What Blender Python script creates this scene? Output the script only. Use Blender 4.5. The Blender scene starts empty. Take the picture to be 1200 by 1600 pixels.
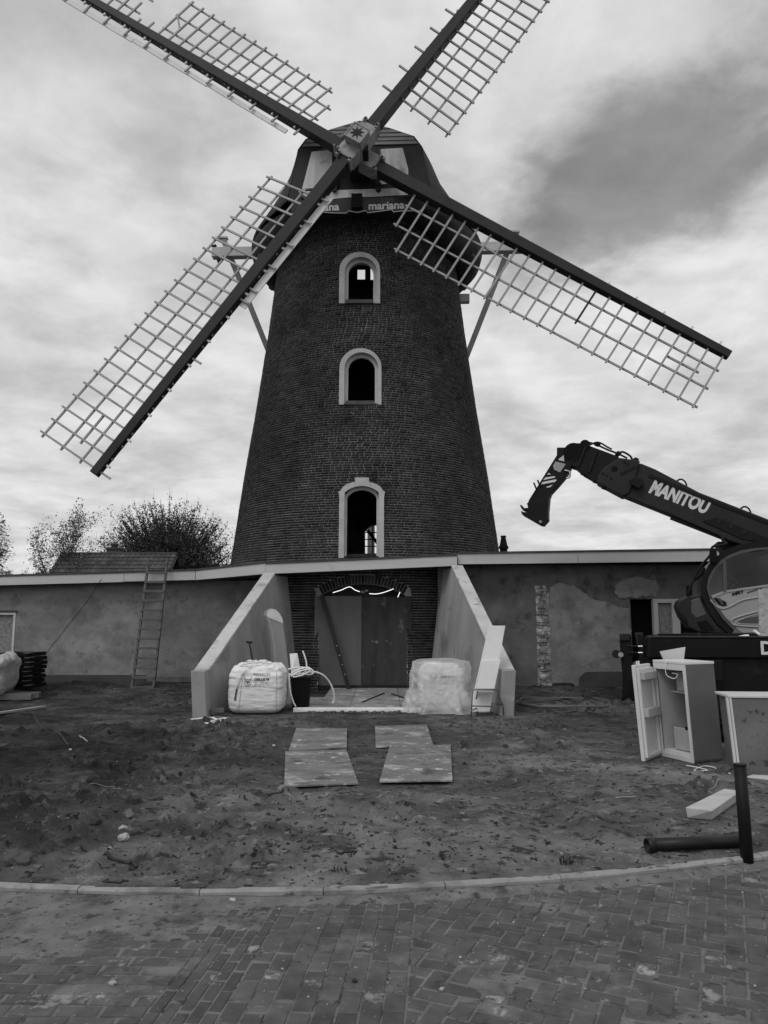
import bpy, bmesh, math, random
import numpy as np
from mathutils import Vector, Matrix, noise as mnoise
from mathutils.bvhtree import BVHTree
R = math.radians
random.seed(7); RNG = np.random.default_rng(7)
scene = bpy.context.scene
col = scene.collection

# ------------------------------------------------------------------ camera
CAM_H, FPX = 1.7, 1200.0
PITCH = math.atan(160 / 1200)
CP, SP = math.cos(PITCH), math.sin(PITCH)
cd = bpy.data.cameras.new('camera'); cam = bpy.data.objects.new('camera', cd); col.objects.link(cam)
cam.location = (0, 0, CAM_H); cam.rotation_euler = (math.pi / 2 + PITCH, 0, 0)
cd.sensor_fit = 'VERTICAL'; cd.sensor_height = 24; cd.lens = 24 * FPX / 1600
cd.clip_start = 0.05; cd.clip_end = 5000
scene.camera = cam

# ------------------------------------------------------------------ world: overcast sky
SUN_EL, SUN_AZ = 52, 214      # azimuth of the sun, clockwise from +Y
world = bpy.data.worlds.new('World'); scene.world = world; world.use_nodes = True
nt = world.node_tree; nt.nodes.clear()
def wn(t, **k):
    n = nt.nodes.new(t)
    for a, b in k.items(): setattr(n, a, b)
    return n
def wl(a, b): nt.links.new(a, b)
out = wn('ShaderNodeOutputWorld'); bg = wn('ShaderNodeBackground'); wl(bg.outputs[0], out.inputs[0])
bg.inputs[1].default_value = 0.1
sky = wn('ShaderNodeTexSky', sky_type='NISHITA'); sky.sun_disc = False
sky.sun_elevation = R(SUN_EL); sky.sun_rotation = R(SUN_AZ)
bw = wn('ShaderNodeRGBToBW'); wl(sky.outputs[0], bw.inputs[0])
tc = wn('ShaderNodeTexCoord')
sep = wn('ShaderNodeSeparateXYZ'); wl(tc.outputs['Generated'], sep.inputs[0])
def wm(op, a, b=None, c=None, clamp=False):
    n = wn('ShaderNodeMath', operation=op); n.use_clamp = clamp
    for i, v in enumerate((a, b, c)):
        if v is None: continue
        if isinstance(v, (int, float)): n.inputs[i].default_value = v
        else: wl(v, n.inputs[i])
    return n.outputs[0]
zz = wm('ADD', wm('MAXIMUM', sep.outputs[2], 0.0), 0.16)
px_, py_ = wm('DIVIDE', sep.outputs[0], zz), wm('DIVIDE', sep.outputs[1], zz)
comb = wn('ShaderNodeCombineXYZ'); wl(px_, comb.inputs[0]); wl(py_, comb.inputs[1])
def wnoise(scale, detail, rough=.55, dist=0.0, off=(0, 0, 0), sc=(1, 1, 1)):
    m = wn('ShaderNodeMapping'); m.inputs['Location'].default_value = off; m.inputs['Scale'].default_value = sc
    wl(comb.outputs[0], m.inputs[0])
    n = wn('ShaderNodeTexNoise'); n.inputs['Scale'].default_value = scale; n.inputs['Detail'].default_value = detail
    n.inputs['Roughness'].default_value = rough; n.inputs['Distortion'].default_value = dist
    wl(m.outputs[0], n.inputs['Vector']); return n.outputs[0]
big = wnoise(1.5, 5, .5, .35, (3.1, 1.7, 0)); mid = wnoise(4.6, 7, .55, .3, (0, 5.2, 0)); fine = wnoise(11, 8, .62, .35)
def smooth(x, a, b):
    n = wn('ShaderNodeMapRange', interpolation_type='SMOOTHSTEP'); wl(x, n.inputs[0])
    n.inputs[1].default_value = a; n.inputs[2].default_value = b; return n.outputs[0]
# cloud brightness (units before the 0.1 strength)
val = wm('ADD', wm('MULTIPLY_ADD', smooth(big, .36, .64), 1.7, 5.2), wm('MULTIPLY', smooth(mid, .34, .66), 1.35))
val = wm('ADD', val, wm('MULTIPLY', wm('SUBTRACT', fine, .5), 1.9))
# the one heavy dark cloud up to the right
def cloud_mask(u, v, rx, ry, a, b, amp):
    d = Vector(((u - 600) / FPX, CP - (800 - v) / FPX * SP, SP + (800 - v) / FPX * CP)).normalized()
    right = Vector((d.y, -d.x, 0)).normalized(); up = right.cross(d)
    def dot(vec):
        n = wn('ShaderNodeVectorMath', operation='DOT_PRODUCT'); wl(tc.outputs['Generated'], n.inputs[0]); n.inputs[1].default_value = vec
        return n.outputs['Value']
    q = (right + up * .3).normalized(); q2 = (up - right * .3).normalized()
    dx, dy, dz = dot(q), dot(q2), dot(d)
    e = wm('ADD', wm('POWER', wm('DIVIDE', dx, rx), 2.0), wm('POWER', wm('DIVIDE', dy, ry), 2.0))
    e = wm('SQRT', e)
    e = wm('ADD', e, wm('MULTIPLY', wm('SUBTRACT', mid, .5), amp))
    e = wm('ADD', e, wm('MULTIPLY', wm('SUBTRACT', fine, .5), amp * .5))
    front = smooth(dz, 0.0, .3)
    return wm('MULTIPLY', smooth(e, b, a), front)
mk = cloud_mask(1015, 268, .195, .105, .5, 1.16, .7)
val = wm('MULTIPLY', val, wm('SUBTRACT', 1.0, wm('MULTIPLY', mk, .55)))
mk2 = cloud_mask(0, 60, .30, .16, .3, 1.3, 1.2)
val = wm('MULTIPLY', val, wm('SUBTRACT', 1.0, wm('MULTIPLY', mk2, .16)))
val = wm('ADD', wm('MULTIPLY', val, .97), wm('MULTIPLY', bw.outputs[0], .05))
wl(val, bg.inputs[0])

# ------------------------------------------------------------------ sun (soft, behind a thin layer of cloud)
sd = bpy.data.lights.new('sun', 'SUN'); sd.energy = 1.0; sd.angle = R(28); sd.color = (1, .995, .985)
so = bpy.data.objects.new('sun', sd); col.objects.link(so); so.location = (-8, -12, 20)
az = R(SUN_AZ); el = R(SUN_EL)
sdir = Vector((math.sin(az) * math.cos(el), math.cos(az) * math.cos(el), math.sin(el)))
so.rotation_euler = sdir.to_track_quat('Z', 'Y').to_euler()
scene.view_settings.view_transform = 'Standard'; scene.view_settings.look = 'None'
scene.view_settings.exposure = 0.0; scene.view_settings.gamma = 1.0; scene.view_settings.use_curve_mapping = False
scene.render.resolution_x, scene.render.resolution_y = 768, 1024

# ------------------------------------------------------------------ pixel helpers
def ray(u, v):
    a, b = (u - 600) / FPX, (800 - v) / FPX
    return Vector((a, CP - b * SP, SP + b * CP))
def g(u, v, z=0.0):
    d = ray(u, v); t = (z - CAM_H) / d.z; return Vector((d.x * t, d.y * t, z))
def w(u, v, Y):
    d = ray(u, v); t = Y / d.y; return Vector((d.x * t, Y, CAM_H + d.z * t))

# ------------------------------------------------------------------ materials
MATS = {}
def M(name, lo, hi=None, scale=6, detail=6, rough=.8, bump=.25, bscale=None, spec=.3, metal=0.0,
      stretch=(1, 1, 1), spots=(), rand=0.0, attr=0.0, wave=None, bdist=.01, coord='Object', trans=0.0):
    if name in MATS: return MATS[name]
    hi = lo if hi is None else hi
    m = bpy.data.materials.new(name); m.use_nodes = True; t = m.node_tree; N = t.nodes; L = t.links
    b = N['Principled BSDF']; b.inputs['Roughness'].default_value = rough
    b.inputs['Specular IOR Level'].default_value = spec; b.inputs['Metallic'].default_value = metal
    co = N.new('ShaderNodeNewGeometry'); coord = 'Position'; mp = N.new('ShaderNodeMapping'); mp.inputs['Scale'].default_value = stretch
    L.new(co.outputs[coord], mp.inputs[0])
    def nz(sc, de, ro=.6, st=True, off=0.0):
        n = N.new('ShaderNodeTexNoise'); n.inputs['Scale'].default_value = sc; n.inputs['Detail'].default_value = de
        n.inputs['Roughness'].default_value = ro
        if off:
            q = N.new('ShaderNodeMapping'); q.inputs['Location'].default_value = (off, off * .7, off * 1.3); L.new(co.outputs[coord], q.inputs[0]); L.new(q.outputs[0], n.inputs['Vector'])
        else: L.new((mp.outputs[0] if st else co.outputs[coord]), n.inputs['Vector'])
        return n.outputs[0]
    def ramp(x, a, b2, ca, cb):
        r = N.new('ShaderNodeValToRGB'); r.color_ramp.elements[0].position = a; r.color_ramp.elements[1].position = b2
        r.color_ramp.elements[0].color = (ca, ca, ca, 1); r.color_ramp.elements[1].color = (cb, cb, cb, 1); L.new(x, r.inputs[0]); return r.outputs[0]
    src = nz(scale, detail)
    if wave:
        wv = N.new('ShaderNodeTexWave'); wv.inputs['Scale'].default_value = wave[0]; wv.inputs['Distortion'].default_value = wave[1]
        wv.inputs['Detail'].default_value = 4; wv.inputs['Detail Scale'].default_value = 1.2; wv.bands_direction = wave[2]; L.new(mp.outputs[0], wv.inputs['Vector'])
        mx = N.new('ShaderNodeMath'); mx.operation = 'MULTIPLY_ADD'; L.new(wv.outputs['Fac'], mx.inputs[0]); mx.inputs[1].default_value = .35; 
        m2 = N.new('ShaderNodeMath'); m2.operation = 'MULTIPLY'; L.new(src, m2.inputs[0]); m2.inputs[1].default_value = .65; L.new(m2.outputs[0], mx.inputs[2]); src = mx.outputs[0]
    c = ramp(src, .3, .7, lo, hi)
    for i, (cv, sc, th, soft) in enumerate(spots):
        k = nz(sc, 7, .62, False, 11.3 + 7.7 * i)
        f = ramp(k, th, min(1, th + soft), 0, 1)
        mix = N.new('ShaderNodeMix'); mix.data_type = 'RGBA'; L.new(f, mix.inputs['Factor']); L.new(c, mix.inputs['A'])
        mix.inputs['B'].default_value = (cv, cv, cv, 1); c = mix.outputs['Result']
    def mul(c, f):
        mix = N.new('ShaderNodeMix'); mix.data_type = 'RGBA'; mix.blend_type = 'MULTIPLY'; mix.inputs['Factor'].default_value = 1
        L.new(c, mix.inputs['A']); L.new(f, mix.inputs['B']); return mix.outputs['Result']
    if rand:
        oi = N.new('ShaderNodeObjectInfo'); mr = N.new('ShaderNodeMapRange'); L.new(oi.outputs['Random'], mr.inputs[0]); mr.inputs[3].default_value = 1 - rand; mr.inputs[4].default_value = 1 + rand
        c = mul(c, mr.outputs[0])
    if attr:
        at = N.new('ShaderNodeAttribute'); at.attribute_name = 'shade'; mr = N.new('ShaderNodeMapRange'); L.new(at.outputs['Fac'], mr.inputs[0]); mr.inputs[3].default_value = 1 - attr; mr.inputs[4].default_value = 1 + attr
        c = mul(c, mr.outputs[0])
    L.new(c, b.inputs['Base Color'])
    if bump:
        k = nz(bscale or scale * 6, 8, .65)
        bm_ = N.new('ShaderNodeBump'); bm_.inputs['Strength'].default_value = bump; bm_.inputs['Distance'].default_value = bdist
        L.new(k, bm_.inputs['Height']); L.new(bm_.outputs[0], b.inputs['Normal'])
    MATS[name] = m; return m
BRICK = dict(lo=.012, hi=.042, scale=.55, detail=6, rough=.85, bump=.5, bscale=60, bdist=.004, spots=((.014, .9, .56, .12), (.10, 2.6, .66, .1)))
def mats():
    M('brick', attr=.75, **BRICK); M('brick_loose', rand=.7, **BRICK)
    M('mortar', .22, .46, 1.2, 8, .95, .5, 50, spots=((.07, .7, .54, .14), (.1, 2.2, .58, .1), (.6, 2.9, .66, .06)))
    M('stone_trim', .36, .5, 3, 6, .8, .2, 60)
    M('frame_white', .42, .55, 4, 5, .55, .1)
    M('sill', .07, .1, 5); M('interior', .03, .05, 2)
    M('dark_wood', .011, .022, 2.2, 8, .6, .3, 30, stretch=(1, 1, 1))
    M('sail_lath', .27, .4, 3, 6, .6, .2, 30); M('sail_board', .62, .76, 2, 6, .55, .15)
    M('iron', .2, .34, 5, 7, .55, .4, 30, spots=((.1, 4, .55, .15),))
    M('iron_dark', .012, .02, 5); M('star', .02)
    M('cap_roof', .026, .05, 1.6, 8, .85, .7, 16, bdist=.03)
    M('cap_board', .14, .22, 1.5, 7, .7, .3, 20, stretch=(1, 1, 6))
    M('cap_panel', .42, .66, 1.6, 8, .6, .2, 20, stretch=(5, 1, .7), spots=((.22, 3.2, .6, .15),))
    M('sign', .012, .02, 3, spec=.4, rough=.5); M('sign_text', .55, .62, 4, bump=0); M('sign_text_dim', .12, .14, 4, bump=0)
    M('beam_white', .45, .62, 2, 7, .6, .2)
    M('plaster', .19, .32, 1.7, 12, .95, .7, 26, bdist=.014, stretch=(.7, 1, 1.7), spots=((.14, .6, .46, .24), (.12, 1.5, .52, .2), (.34, 1.1, .55, .2), (.14, 5, .56, .14), (.3, 9, .62, .1)))
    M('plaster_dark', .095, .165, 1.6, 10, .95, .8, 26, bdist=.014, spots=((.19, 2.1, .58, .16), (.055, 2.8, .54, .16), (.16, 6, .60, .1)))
    M('plinth', .05, .08, 3, 8, .95, .5, 30)
    M('fascia', .46, .58, .9, 7, .6, .15, 30, stretch=(.4, 1, 4), spots=((.36, 1.9, .62, .12),)); M('trim_dark', .05, .08, 3); M('roofing', .05, .09, 2, 7, .9, .6, 40)
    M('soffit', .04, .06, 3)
    M('wall_render', .23, .36, 1.6, 10, .9, .4, 26, stretch=(1.6, 1.6, .35), spots=((.17, 1.1, .54, .16), (.38, 2.7, .63, .1), (.15, 5, .62, .1)))
    M('coping', .42, .58, 1.8, 9, .8, .35, 40, spots=((.3, 2.4, .56, .12), (.27, 6, .6, .1)))
    M('plywood', .1, .15, .9, 9, .75, .25, 24, stretch=(3, 3, .5), spots=((.18, 2.2, .62, .14),))
    M('plywood_worn', .03, .065, 1.3, 9, .75, .35, 22, stretch=(3.2, 3.2, .6), spots=((.2, 2.1, .6, .12), (.26, 5.5, .64, .08)))
    M('osb', .13, .3, 11, 4, .8, .4, 40, stretch=(1, 1, 1.6))
    M('black', .004, .007, 3, rough=.7, spec=.15); M('rubber', .012, .02, 4, rough=.75)
    M('timber', .36, .54, 1.6, 8, .7, .3, 30, stretch=(1, 6, 6)); M('timber_grey', .1, .17, 2, 8, .85, .4, 30, stretch=(1.2, 5, 5))
    M('ladder_wood', .09, .15, 3, 7, .85, .3)
    M('dirt', .03, .125, 2.6, 14, .95, 1.0, 17, bdist=.04, spots=((.13, .5, .54, .12), (.045, 1.2, .52, .12), (.026, 4.5, .57, .07), (.15, 7, .585, .06), (.012, 13, .575, .05), (.15, 19, .62, .05), (.3, 55, .70, .03)), attr=.8)
    M('sand', .105, .19, 7, 12, .95, .8, 60, bdist=.01, spots=((.06, 2.6, .52, .12), (.045, 9, .57, .07), (.19, 5, .6, .08), (.035, 24, .60, .05), (.17, 32, .62, .05), (.32, 50, .68, .04)))
    pv = dict(lo=.054, hi=.105, scale=7.0, detail=11, rough=.75, bump=.5, bscale=60, bdist=.005, spec=.3, spots=((.15, 1.9, .58, .1), (.27, 5, .61, .06), (.045, 11, .6, .07), (.2, 24, .63, .05)))
    M('paver', rand=.22, **pv); M('paver_joined', attr=.22, **pv)
    pd = dict(pv); pd.update(lo=.046, hi=.085); M('paver_dark', rand=.2, **pd)
    M('kerb', .24, .34, 3.6, 10, .9, .7, 40, spots=((.15, 2.0, .54, .12), (.08, 6, .6, .08), (.2, 9, .64, .06)))
    M('plate', .12, .22, 2.3, 10, .7, .35, 40, stretch=(1, 1.6, 1), spots=((.36, 1.9, .54, .1), (.5, 5.5, .60, .05), (.075, 3.3, .57, .1), (.44, 13, .63, .05)))
    M('slab', .17, .3, 2.2, 10, .8, .4, 30, spots=((.46, 2.4, .55, .1), (.09, 4, .57, .1), (.5, 9, .62, .06))); M('slab_edge', .6, .75, 3)
    M('bag', .66, .84, 5, 8, .62, .6, 11, bdist=.03, stretch=(.6, .6, 2.2)); M('bag_print', .045, .07, 3, bump=0); M('bag_print_pale', .3, .36, 3, bump=0); M('bag_strap', .42, .52, 9)
    M('white_board', .72, .8, 1.4, 6, .5, .08, spots=((.6, 2.5, .6, .2),)); M('grey_board', .2, .26, 1.4, 6, .7, .15)
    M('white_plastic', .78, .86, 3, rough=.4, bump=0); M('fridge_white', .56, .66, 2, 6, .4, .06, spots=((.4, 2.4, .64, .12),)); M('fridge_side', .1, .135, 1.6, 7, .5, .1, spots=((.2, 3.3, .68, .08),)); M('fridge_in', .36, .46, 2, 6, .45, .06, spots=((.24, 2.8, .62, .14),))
    M('cabinet', .1, .17, 1.6, 10, .6, .2, spots=((.05, 11, .58, .08), (.28, 4.6, .68, .08), (.04, 26, .62, .05)))
    M('machine', .016, .026, 2, 8, .5, .15, spec=.22, spots=((.035, 5, .6, .1),)); M('machine_dark', .006, .011, 3, 8, .55, .25, spec=.18, spots=((.02, 9, .62, .08),)); M('machine_grey', .28, .34, 1.5, 6, .4, .06, spec=.5); M('rim_grey', .055, .075, 2, rough=.4, bump=.05, spec=.5)
    M('chrome', .4, .5, 4, rough=.35, metal=.8, bump=0); M('decal', .62, .7, 4, bump=0, rough=.5); M('decal_dark', .015, bump=0)
    M('skip_paint', .006, .011, 2, 9, .6, .3, spec=.15, spots=((.022, 3, .6, .1), (.05, 8, .68, .06)))
    M('roof_tile', .045, .085, 1.5, 6, .85, .4, 20, attr=.3); M('house_brick', .07, .1, 4)
    M('leaf', .035, .07, 1.5, 3, .6, 0, attr=.5); M('leaf_pale', .09, .15, 1.5, 3, .6, 0, attr=.5); M('bark', .03, .05, 4, 6, .9, .5)
    M('stick', .02, .05, 6); M('pale_stick', .22, .3, 6); M('rock', .05, .09, 5, 8, .9, .6, 30); M('rock_pale', .3, .45, 6, 8, .9, .5, 40)
    M('pole_paint', .006, .01, 5, 8, .55, .3, spec=.2, spots=((.09, 7, .66, .05),)); M('pipe', .008, .014, 3, 8, .45, .15, spec=.3, spots=((.03, 5, .6, .15),))
    M('old_brick', .13, .32, 9, 10, .95, .9, 40, rand=.45, spots=((.5, 5, .55, .08), (.08, 8, .58, .06))); M('steel_tube', .12, .2, 8, 6, .45, .1, metal=.4); M('cable', .1, .16, 5, rough=.5)
    # glass and plastic film
    m = bpy.data.materials.new('glass'); m.use_nodes = True; t = m.node_tree; t.nodes.clear()
    o = t.nodes.new('ShaderNodeOutputMaterial'); mx = t.nodes.new('ShaderNodeMixShader'); gl = t.nodes.new('ShaderNodeBsdfGlossy'); tr = t.nodes.new('ShaderNodeBsdfTransparent'); fr = t.nodes.new('ShaderNodeFresnel')
    gl.inputs['Roughness'].default_value = .03; tr.inputs[0].default_value = (.62, .62, .62, 1); fr.inputs[0].default_value = 1.45
    t.links.new(fr.outputs[0], mx.inputs[0]); t.links.new(tr.outputs[0], mx.inputs[1]); t.links.new(gl.outputs[0], mx.inputs[2]); t.links.new(mx.outputs[0], o.inputs[0]); MATS['glass'] = m
    m = bpy.data.materials.new('film'); m.use_nodes = True; t = m.node_tree; b = t.nodes['Principled BSDF']; o = t.nodes['Material Output']
    b.inputs['Base Color'].default_value = (.92, .92, .92, 1); b.inputs['Roughness'].default_value = .14; b.inputs['Specular IOR Level'].default_value = .8
    tr = t.nodes.new('ShaderNodeBsdfTransparent'); mx = t.nodes.new('ShaderNodeMixShader'); tr.inputs[0].default_value = (.95, .95, .95, 1)
    nz = t.nodes.new('ShaderNodeTexNoise'); nz.inputs['Scale'].default_value = 3; nz.inputs['Detail'].default_value = 5
    mr = t.nodes.new('ShaderNodeMapRange'); t.links.new(nz.outputs[0], mr.inputs[0]); mr.inputs[1].default_value = .3; mr.inputs[2].default_value = .7; mr.inputs[3].default_value = .2; mr.inputs[4].default_value = .75
    tl = t.nodes.new('ShaderNodeBsdfTranslucent'); tl.inputs[0].default_value = (.9, .9, .9, 1); m3 = t.nodes.new('ShaderNodeMixShader'); m3.inputs[0].default_value = .6; t.links.new(tl.outputs[0], m3.inputs[1]); t.links.new(b.outputs[0], m3.inputs[2])
    t.links.new(mr.outputs[0], mx.inputs[0]); t.links.new(tr.outputs[0], mx.inputs[1]); t.links.new(m3.outputs[0], mx.inputs[2]); t.links.new(mx.outputs[0], o.inputs[0]); MATS['film'] = m
    m = bpy.data.materials.new('glowing_tube'); m.use_nodes = True; b = m.node_tree.nodes['Principled BSDF']; b.inputs['Base Color'].default_value = (.8, .8, .8, 1)
    b.inputs['Emission Color'].default_value = (1, 1, 1, 1); b.inputs['Emission Strength'].default_value = 1.1; MATS['glowing_tube'] = m  # white tube, emission added to make it bright
mats()

# ------------------------------------------------------------------ mesh helpers
class MB:
    def __init__(s): s.v = []; s.f = []; s.sh = []
    def add(s, vs, fs, shade=None):
        n = len(s.v); s.v += [tuple(p) for p in vs]; s.f += [tuple(i + n for i in f) for f in fs]
        if shade is not None: s.sh += [shade] * len(fs)
        return s
    def box(s, c, d, M3=None, shade=None):
        x, y, z = d[0] / 2, d[1] / 2, d[2] / 2
        vs = [Vector((a * x, b * y, e * z)) for e in (-1, 1) for b in (-1, 1) for a in (-1, 1)]
        if M3 is not None: vs = [M3 @ p for p in vs]
        c = Vector(c)
        return s.add([p + c for p in vs], [(0, 2, 3, 1), (4, 5, 7, 6), (0, 1, 5, 4), (2, 6, 7, 3), (0, 4, 6, 2), (1, 3, 7, 5)], shade)
    def b2(s, x0, x1, y0, y1, z0, z1): return s.box(((x0 + x1) / 2, (y0 + y1) / 2, (z0 + z1) / 2), (x1 - x0, y1 - y0, z1 - z0))
    def hexa(s, bot, top):  # two quads of matching corners
        return s.add(list(bot) + list(top), [(3, 2, 1, 0), (4, 5, 6, 7), (0, 1, 5, 4), (1, 2, 6, 5), (2, 3, 7, 6), (3, 0, 4, 7)])
    def prism(s, pts, off):
        off = Vector(off); n = len(pts); pts = [Vector(p) for p in pts]
        s.add(pts + [p + off for p in pts], [tuple(range(n)), tuple(range(2 * n - 1, n - 1, -1))] + [(i, i + n, (i + 1) % n + n, (i + 1) % n) for i in range(n)]); return s
    def beam(s, a, b, wd, dp, up=(0, 0, 1), wd2=None, dp2=None):
        a, b = Vector(a), Vector(b); d = (b - a).normalized(); x = d.cross(Vector(up))
        if x.length < 1e-5: x = d.cross(Vector((1, 0, 0)))
        x.normalize(); y = x.cross(d)
        wd2 = wd if wd2 is None else wd2; dp2 = dp if dp2 is None else dp2
        q = lambda o, W, D: [o + x * W / 2 * i + y * D / 2 * j for i, j in ((-1, -1), (1, -1), (1, 1), (-1, 1))]
        return s.hexa(q(a, wd, dp), q(b, wd2, dp2))
    def tube(s, pts, r, n=8, caps=True):
        pts = [Vector(p) for p in pts]; rs = r if isinstance(r, (list, tuple)) else [r] * len(pts)
        rings = []; prev = None
        for i, p in enumerate(pts):
            d = (pts[min(i + 1, len(pts) - 1)] - pts[max(i - 1, 0)]).normalized()
            x = prev if prev is not None else (Vector((0, 0, 1)) if abs(d.z) < .9 else Vector((1, 0, 0)))
            x = (x - d * x.dot(d)); 
            if x.length < 1e-4: x = d.orthogonal()
            x.normalize(); prev = x; y = d.cross(x)
            rings.append([p + (x * math.cos(2 * math.pi * k / n) + y * math.sin(2 * math.pi * k / n)) * rs[i] for k in range(n)])
        vs = [q for rg in rings for q in rg]
        fs = [(i * n + k, i * n + (k + 1) % n, (i + 1) * n + (k + 1) % n, (i + 1) * n + k) for i in range(len(pts) - 1) for k in range(n)]
        if caps: fs += [tuple(range(n - 1, -1, -1)), tuple(range(len(vs) - n, len(vs)))]
        return s.add(vs, fs)
    def lathe(s, prof, c=(0, 0), n=48, a0=0, a1=2 * math.pi, close=False):
        full = abs(a1 - a0 - 2 * math.pi) < 1e-6; m = n if full else n + 1; vs = []
        for r, z in prof: vs += [(c[0] + r * math.cos(a0 + (a1 - a0) * k / n), c[1] + r * math.sin(a0 + (a1 - a0) * k / n), z) for k in range(m)]
        P = len(prof); fs = []
        for i in range(P if close else P - 1):
            for k in range(n):
                k2 = (k + 1) % m if full else k + 1; j = (i + 1) % P
                fs.append((i * m + k, i * m + k2, j * m + k2, j * m + k))
        return s.add(vs, fs)
    def ext(s, px, Y, depth):  # outline read off the picture at depth Y, with real thickness
        return s.prism([w(u, v, Y) for u, v in px], (0, depth, 0))
    def build(s, name, mat, parent=None, smooth=False, bevel=0.0, seg=2, mesh_only=False):
        me = bpy.data.meshes.new(name); me.from_pydata(s.v, [], s.f); me.update()
        bmm = bmesh.new(); bmm.from_mesh(me); bmesh.ops.recalc_face_normals(bmm, faces=bmm.faces); bmm.to_mesh(me); bmm.free()
        me.materials.append(MATS[mat])
        if s.sh and len(s.sh) == len(me.polygons):
            at = me.attributes.new('shade', 'FLOAT', 'FACE'); at.data.foreach_set('value', s.sh)
        if smooth: me.polygons.foreach_set('use_smooth', [True] * len(me.polygons))
        if mesh_only: return me
        return put(name, me, parent, bevel, seg)
def put(name, me, parent=None, bevel=0.0, seg=2):
    o = bpy.data.objects.new(name, me); col.objects.link(o)
    if parent is not None: attach(o, parent)
    if bevel:
        b = o.modifiers.new('bevel', 'BEVEL'); b.width = bevel; b.segments = seg; b.limit_method = 'ANGLE'; b.angle_limit = R(35); b.harden_normals = False
    return o
ROOTM = {}
def attach(o, parent):
    o.parent = parent
    m = Matrix.Identity(4); p = parent
    chain = []
    while p is not None: chain.append(p); p = p.parent
    for p in reversed(chain): m = m @ p.matrix_parent_inverse @ p.matrix_basis
    o.matrix_parent_inverse = m.inverted()
def thing(name, label, cat, loc=(0, 0, 0), group=None):
    o = bpy.data.objects.new(name, None); col.objects.link(o); o.location = loc; o.empty_display_size = .2
    o['label'] = label; o['category'] = cat
    if group: o['group'] = group
    return o
def tag(o, label, cat, group=None):
    o['label'] = label; o['category'] = cat
    if group: o['group'] = group
    return o
def struct(o, kind='structure'): o['kind'] = kind; return o
def npmesh(name, v, f, mat, parent=None, shade=None, smooth=False):
    v = np.asarray(v, np.float32); f = np.asarray(f, np.int32); k = f.shape[1]
    me = bpy.data.meshes.new(name); me.vertices.add(len(v)); me.vertices.foreach_set('co', v.ravel())
    me.loops.add(f.size); me.loops.foreach_set('vertex_index', f.ravel()); me.polygons.add(len(f))
    me.polygons.foreach_set('loop_start', np.arange(0, f.size, k, dtype=np.int32)); me.update(calc_edges=True)
    if shade is not None:
        at = me.attributes.new('shade', 'FLOAT', 'FACE'); at.data.foreach_set('value', np.asarray(shade, np.float32))
    if smooth: me.polygons.foreach_set('use_smooth', np.ones(len(f), bool))
    me.materials.append(MATS[mat])
    return put(name, me, parent)
def hash2(i, j, seed):
    h = (i.astype(np.int64) * 374761393 + j.astype(np.int64) * 668265263 + seed * 974711) & 0x7fffffff
    h = ((h ^ (h >> 13)) * 1274126177) & 0x7fffffff
    return ((h ^ (h >> 16)) & 0xffff) / 65535.0
def vnoise(x, y, seed=0):
    i, j = np.floor(x), np.floor(y); fx, fy = x - i, y - j
    fx = fx * fx * fx * (fx * (fx * 6 - 15) + 10); fy = fy * fy * fy * (fy * (fy * 6 - 15) + 10)
    a, b, c, d = hash2(i, j, seed), hash2(i + 1, j, seed), hash2(i, j + 1, seed), hash2(i + 1, j + 1, seed)
    return (a + (b - a) * fx) * (1 - fy) + (c + (d - c) * fx) * fy
def fbm(x, y, oct=4, seed=0, gain=.5):
    t = 0; a = 1; n = 0
    for k in range(oct):
        t = t + a * vnoise(x, y, seed + 17 * k); n += a; a *= gain; x, y = x * 2.03 + 5.1, y * 2.03 + 1.7
    return t / n
def sstep(x, a, b): t = np.clip((x - a) / (b - a), 0, 1); return t * t * (3 - 2 * t)
def text_mb(body, size, O, right, up, bold=0.0, shear=0.0, thick=.003, align='LEFT', spacing=1.0, xs=1.0):
    cu = bpy.data.curves.new('lettering', 'FONT'); cu.body = body; cu.size = size; cu.offset = bold; cu.shear = shear; cu.align_x = align; cu.space_character = spacing; cu.resolution_u = 4
    o = bpy.data.objects.new('lettering', cu); col.objects.link(o); dg = bpy.context.evaluated_depsgraph_get(); dg.update()
    me = o.evaluated_get(dg).to_mesh(); right = Vector(right).normalized(); up = Vector(up).normalized(); nrm = right.cross(up)
    mb = MB(); vs = [Vector(O) + right * v.co.x * xs + up * v.co.y + nrm * thick for v in me.vertices]
    mb.add(vs, [tuple(p.vertices) for p in me.polygons])
    o.evaluated_get(dg).to_mesh_clear(); bpy.data.objects.remove(o); bpy.data.curves.remove(cu)
    return mb
def curve_pts(pts, n=8):
    pts = [Vector(p) for p in pts]; P = [pts[0]] + pts + [pts[-1]]; o = []
    for i in range(1, len(P) - 2):
        for k in range(n):
            t = k / n; a, b, c, d = P[i - 1], P[i], P[i + 1], P[i + 2]
            o.append(.5 * ((2 * b) + (c - a) * t + (2 * a - 5 * b + 4 * c - d) * t * t + (3 * b - a - 3 * c + d) * t ** 3))
    return o + [pts[-1]]
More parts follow.
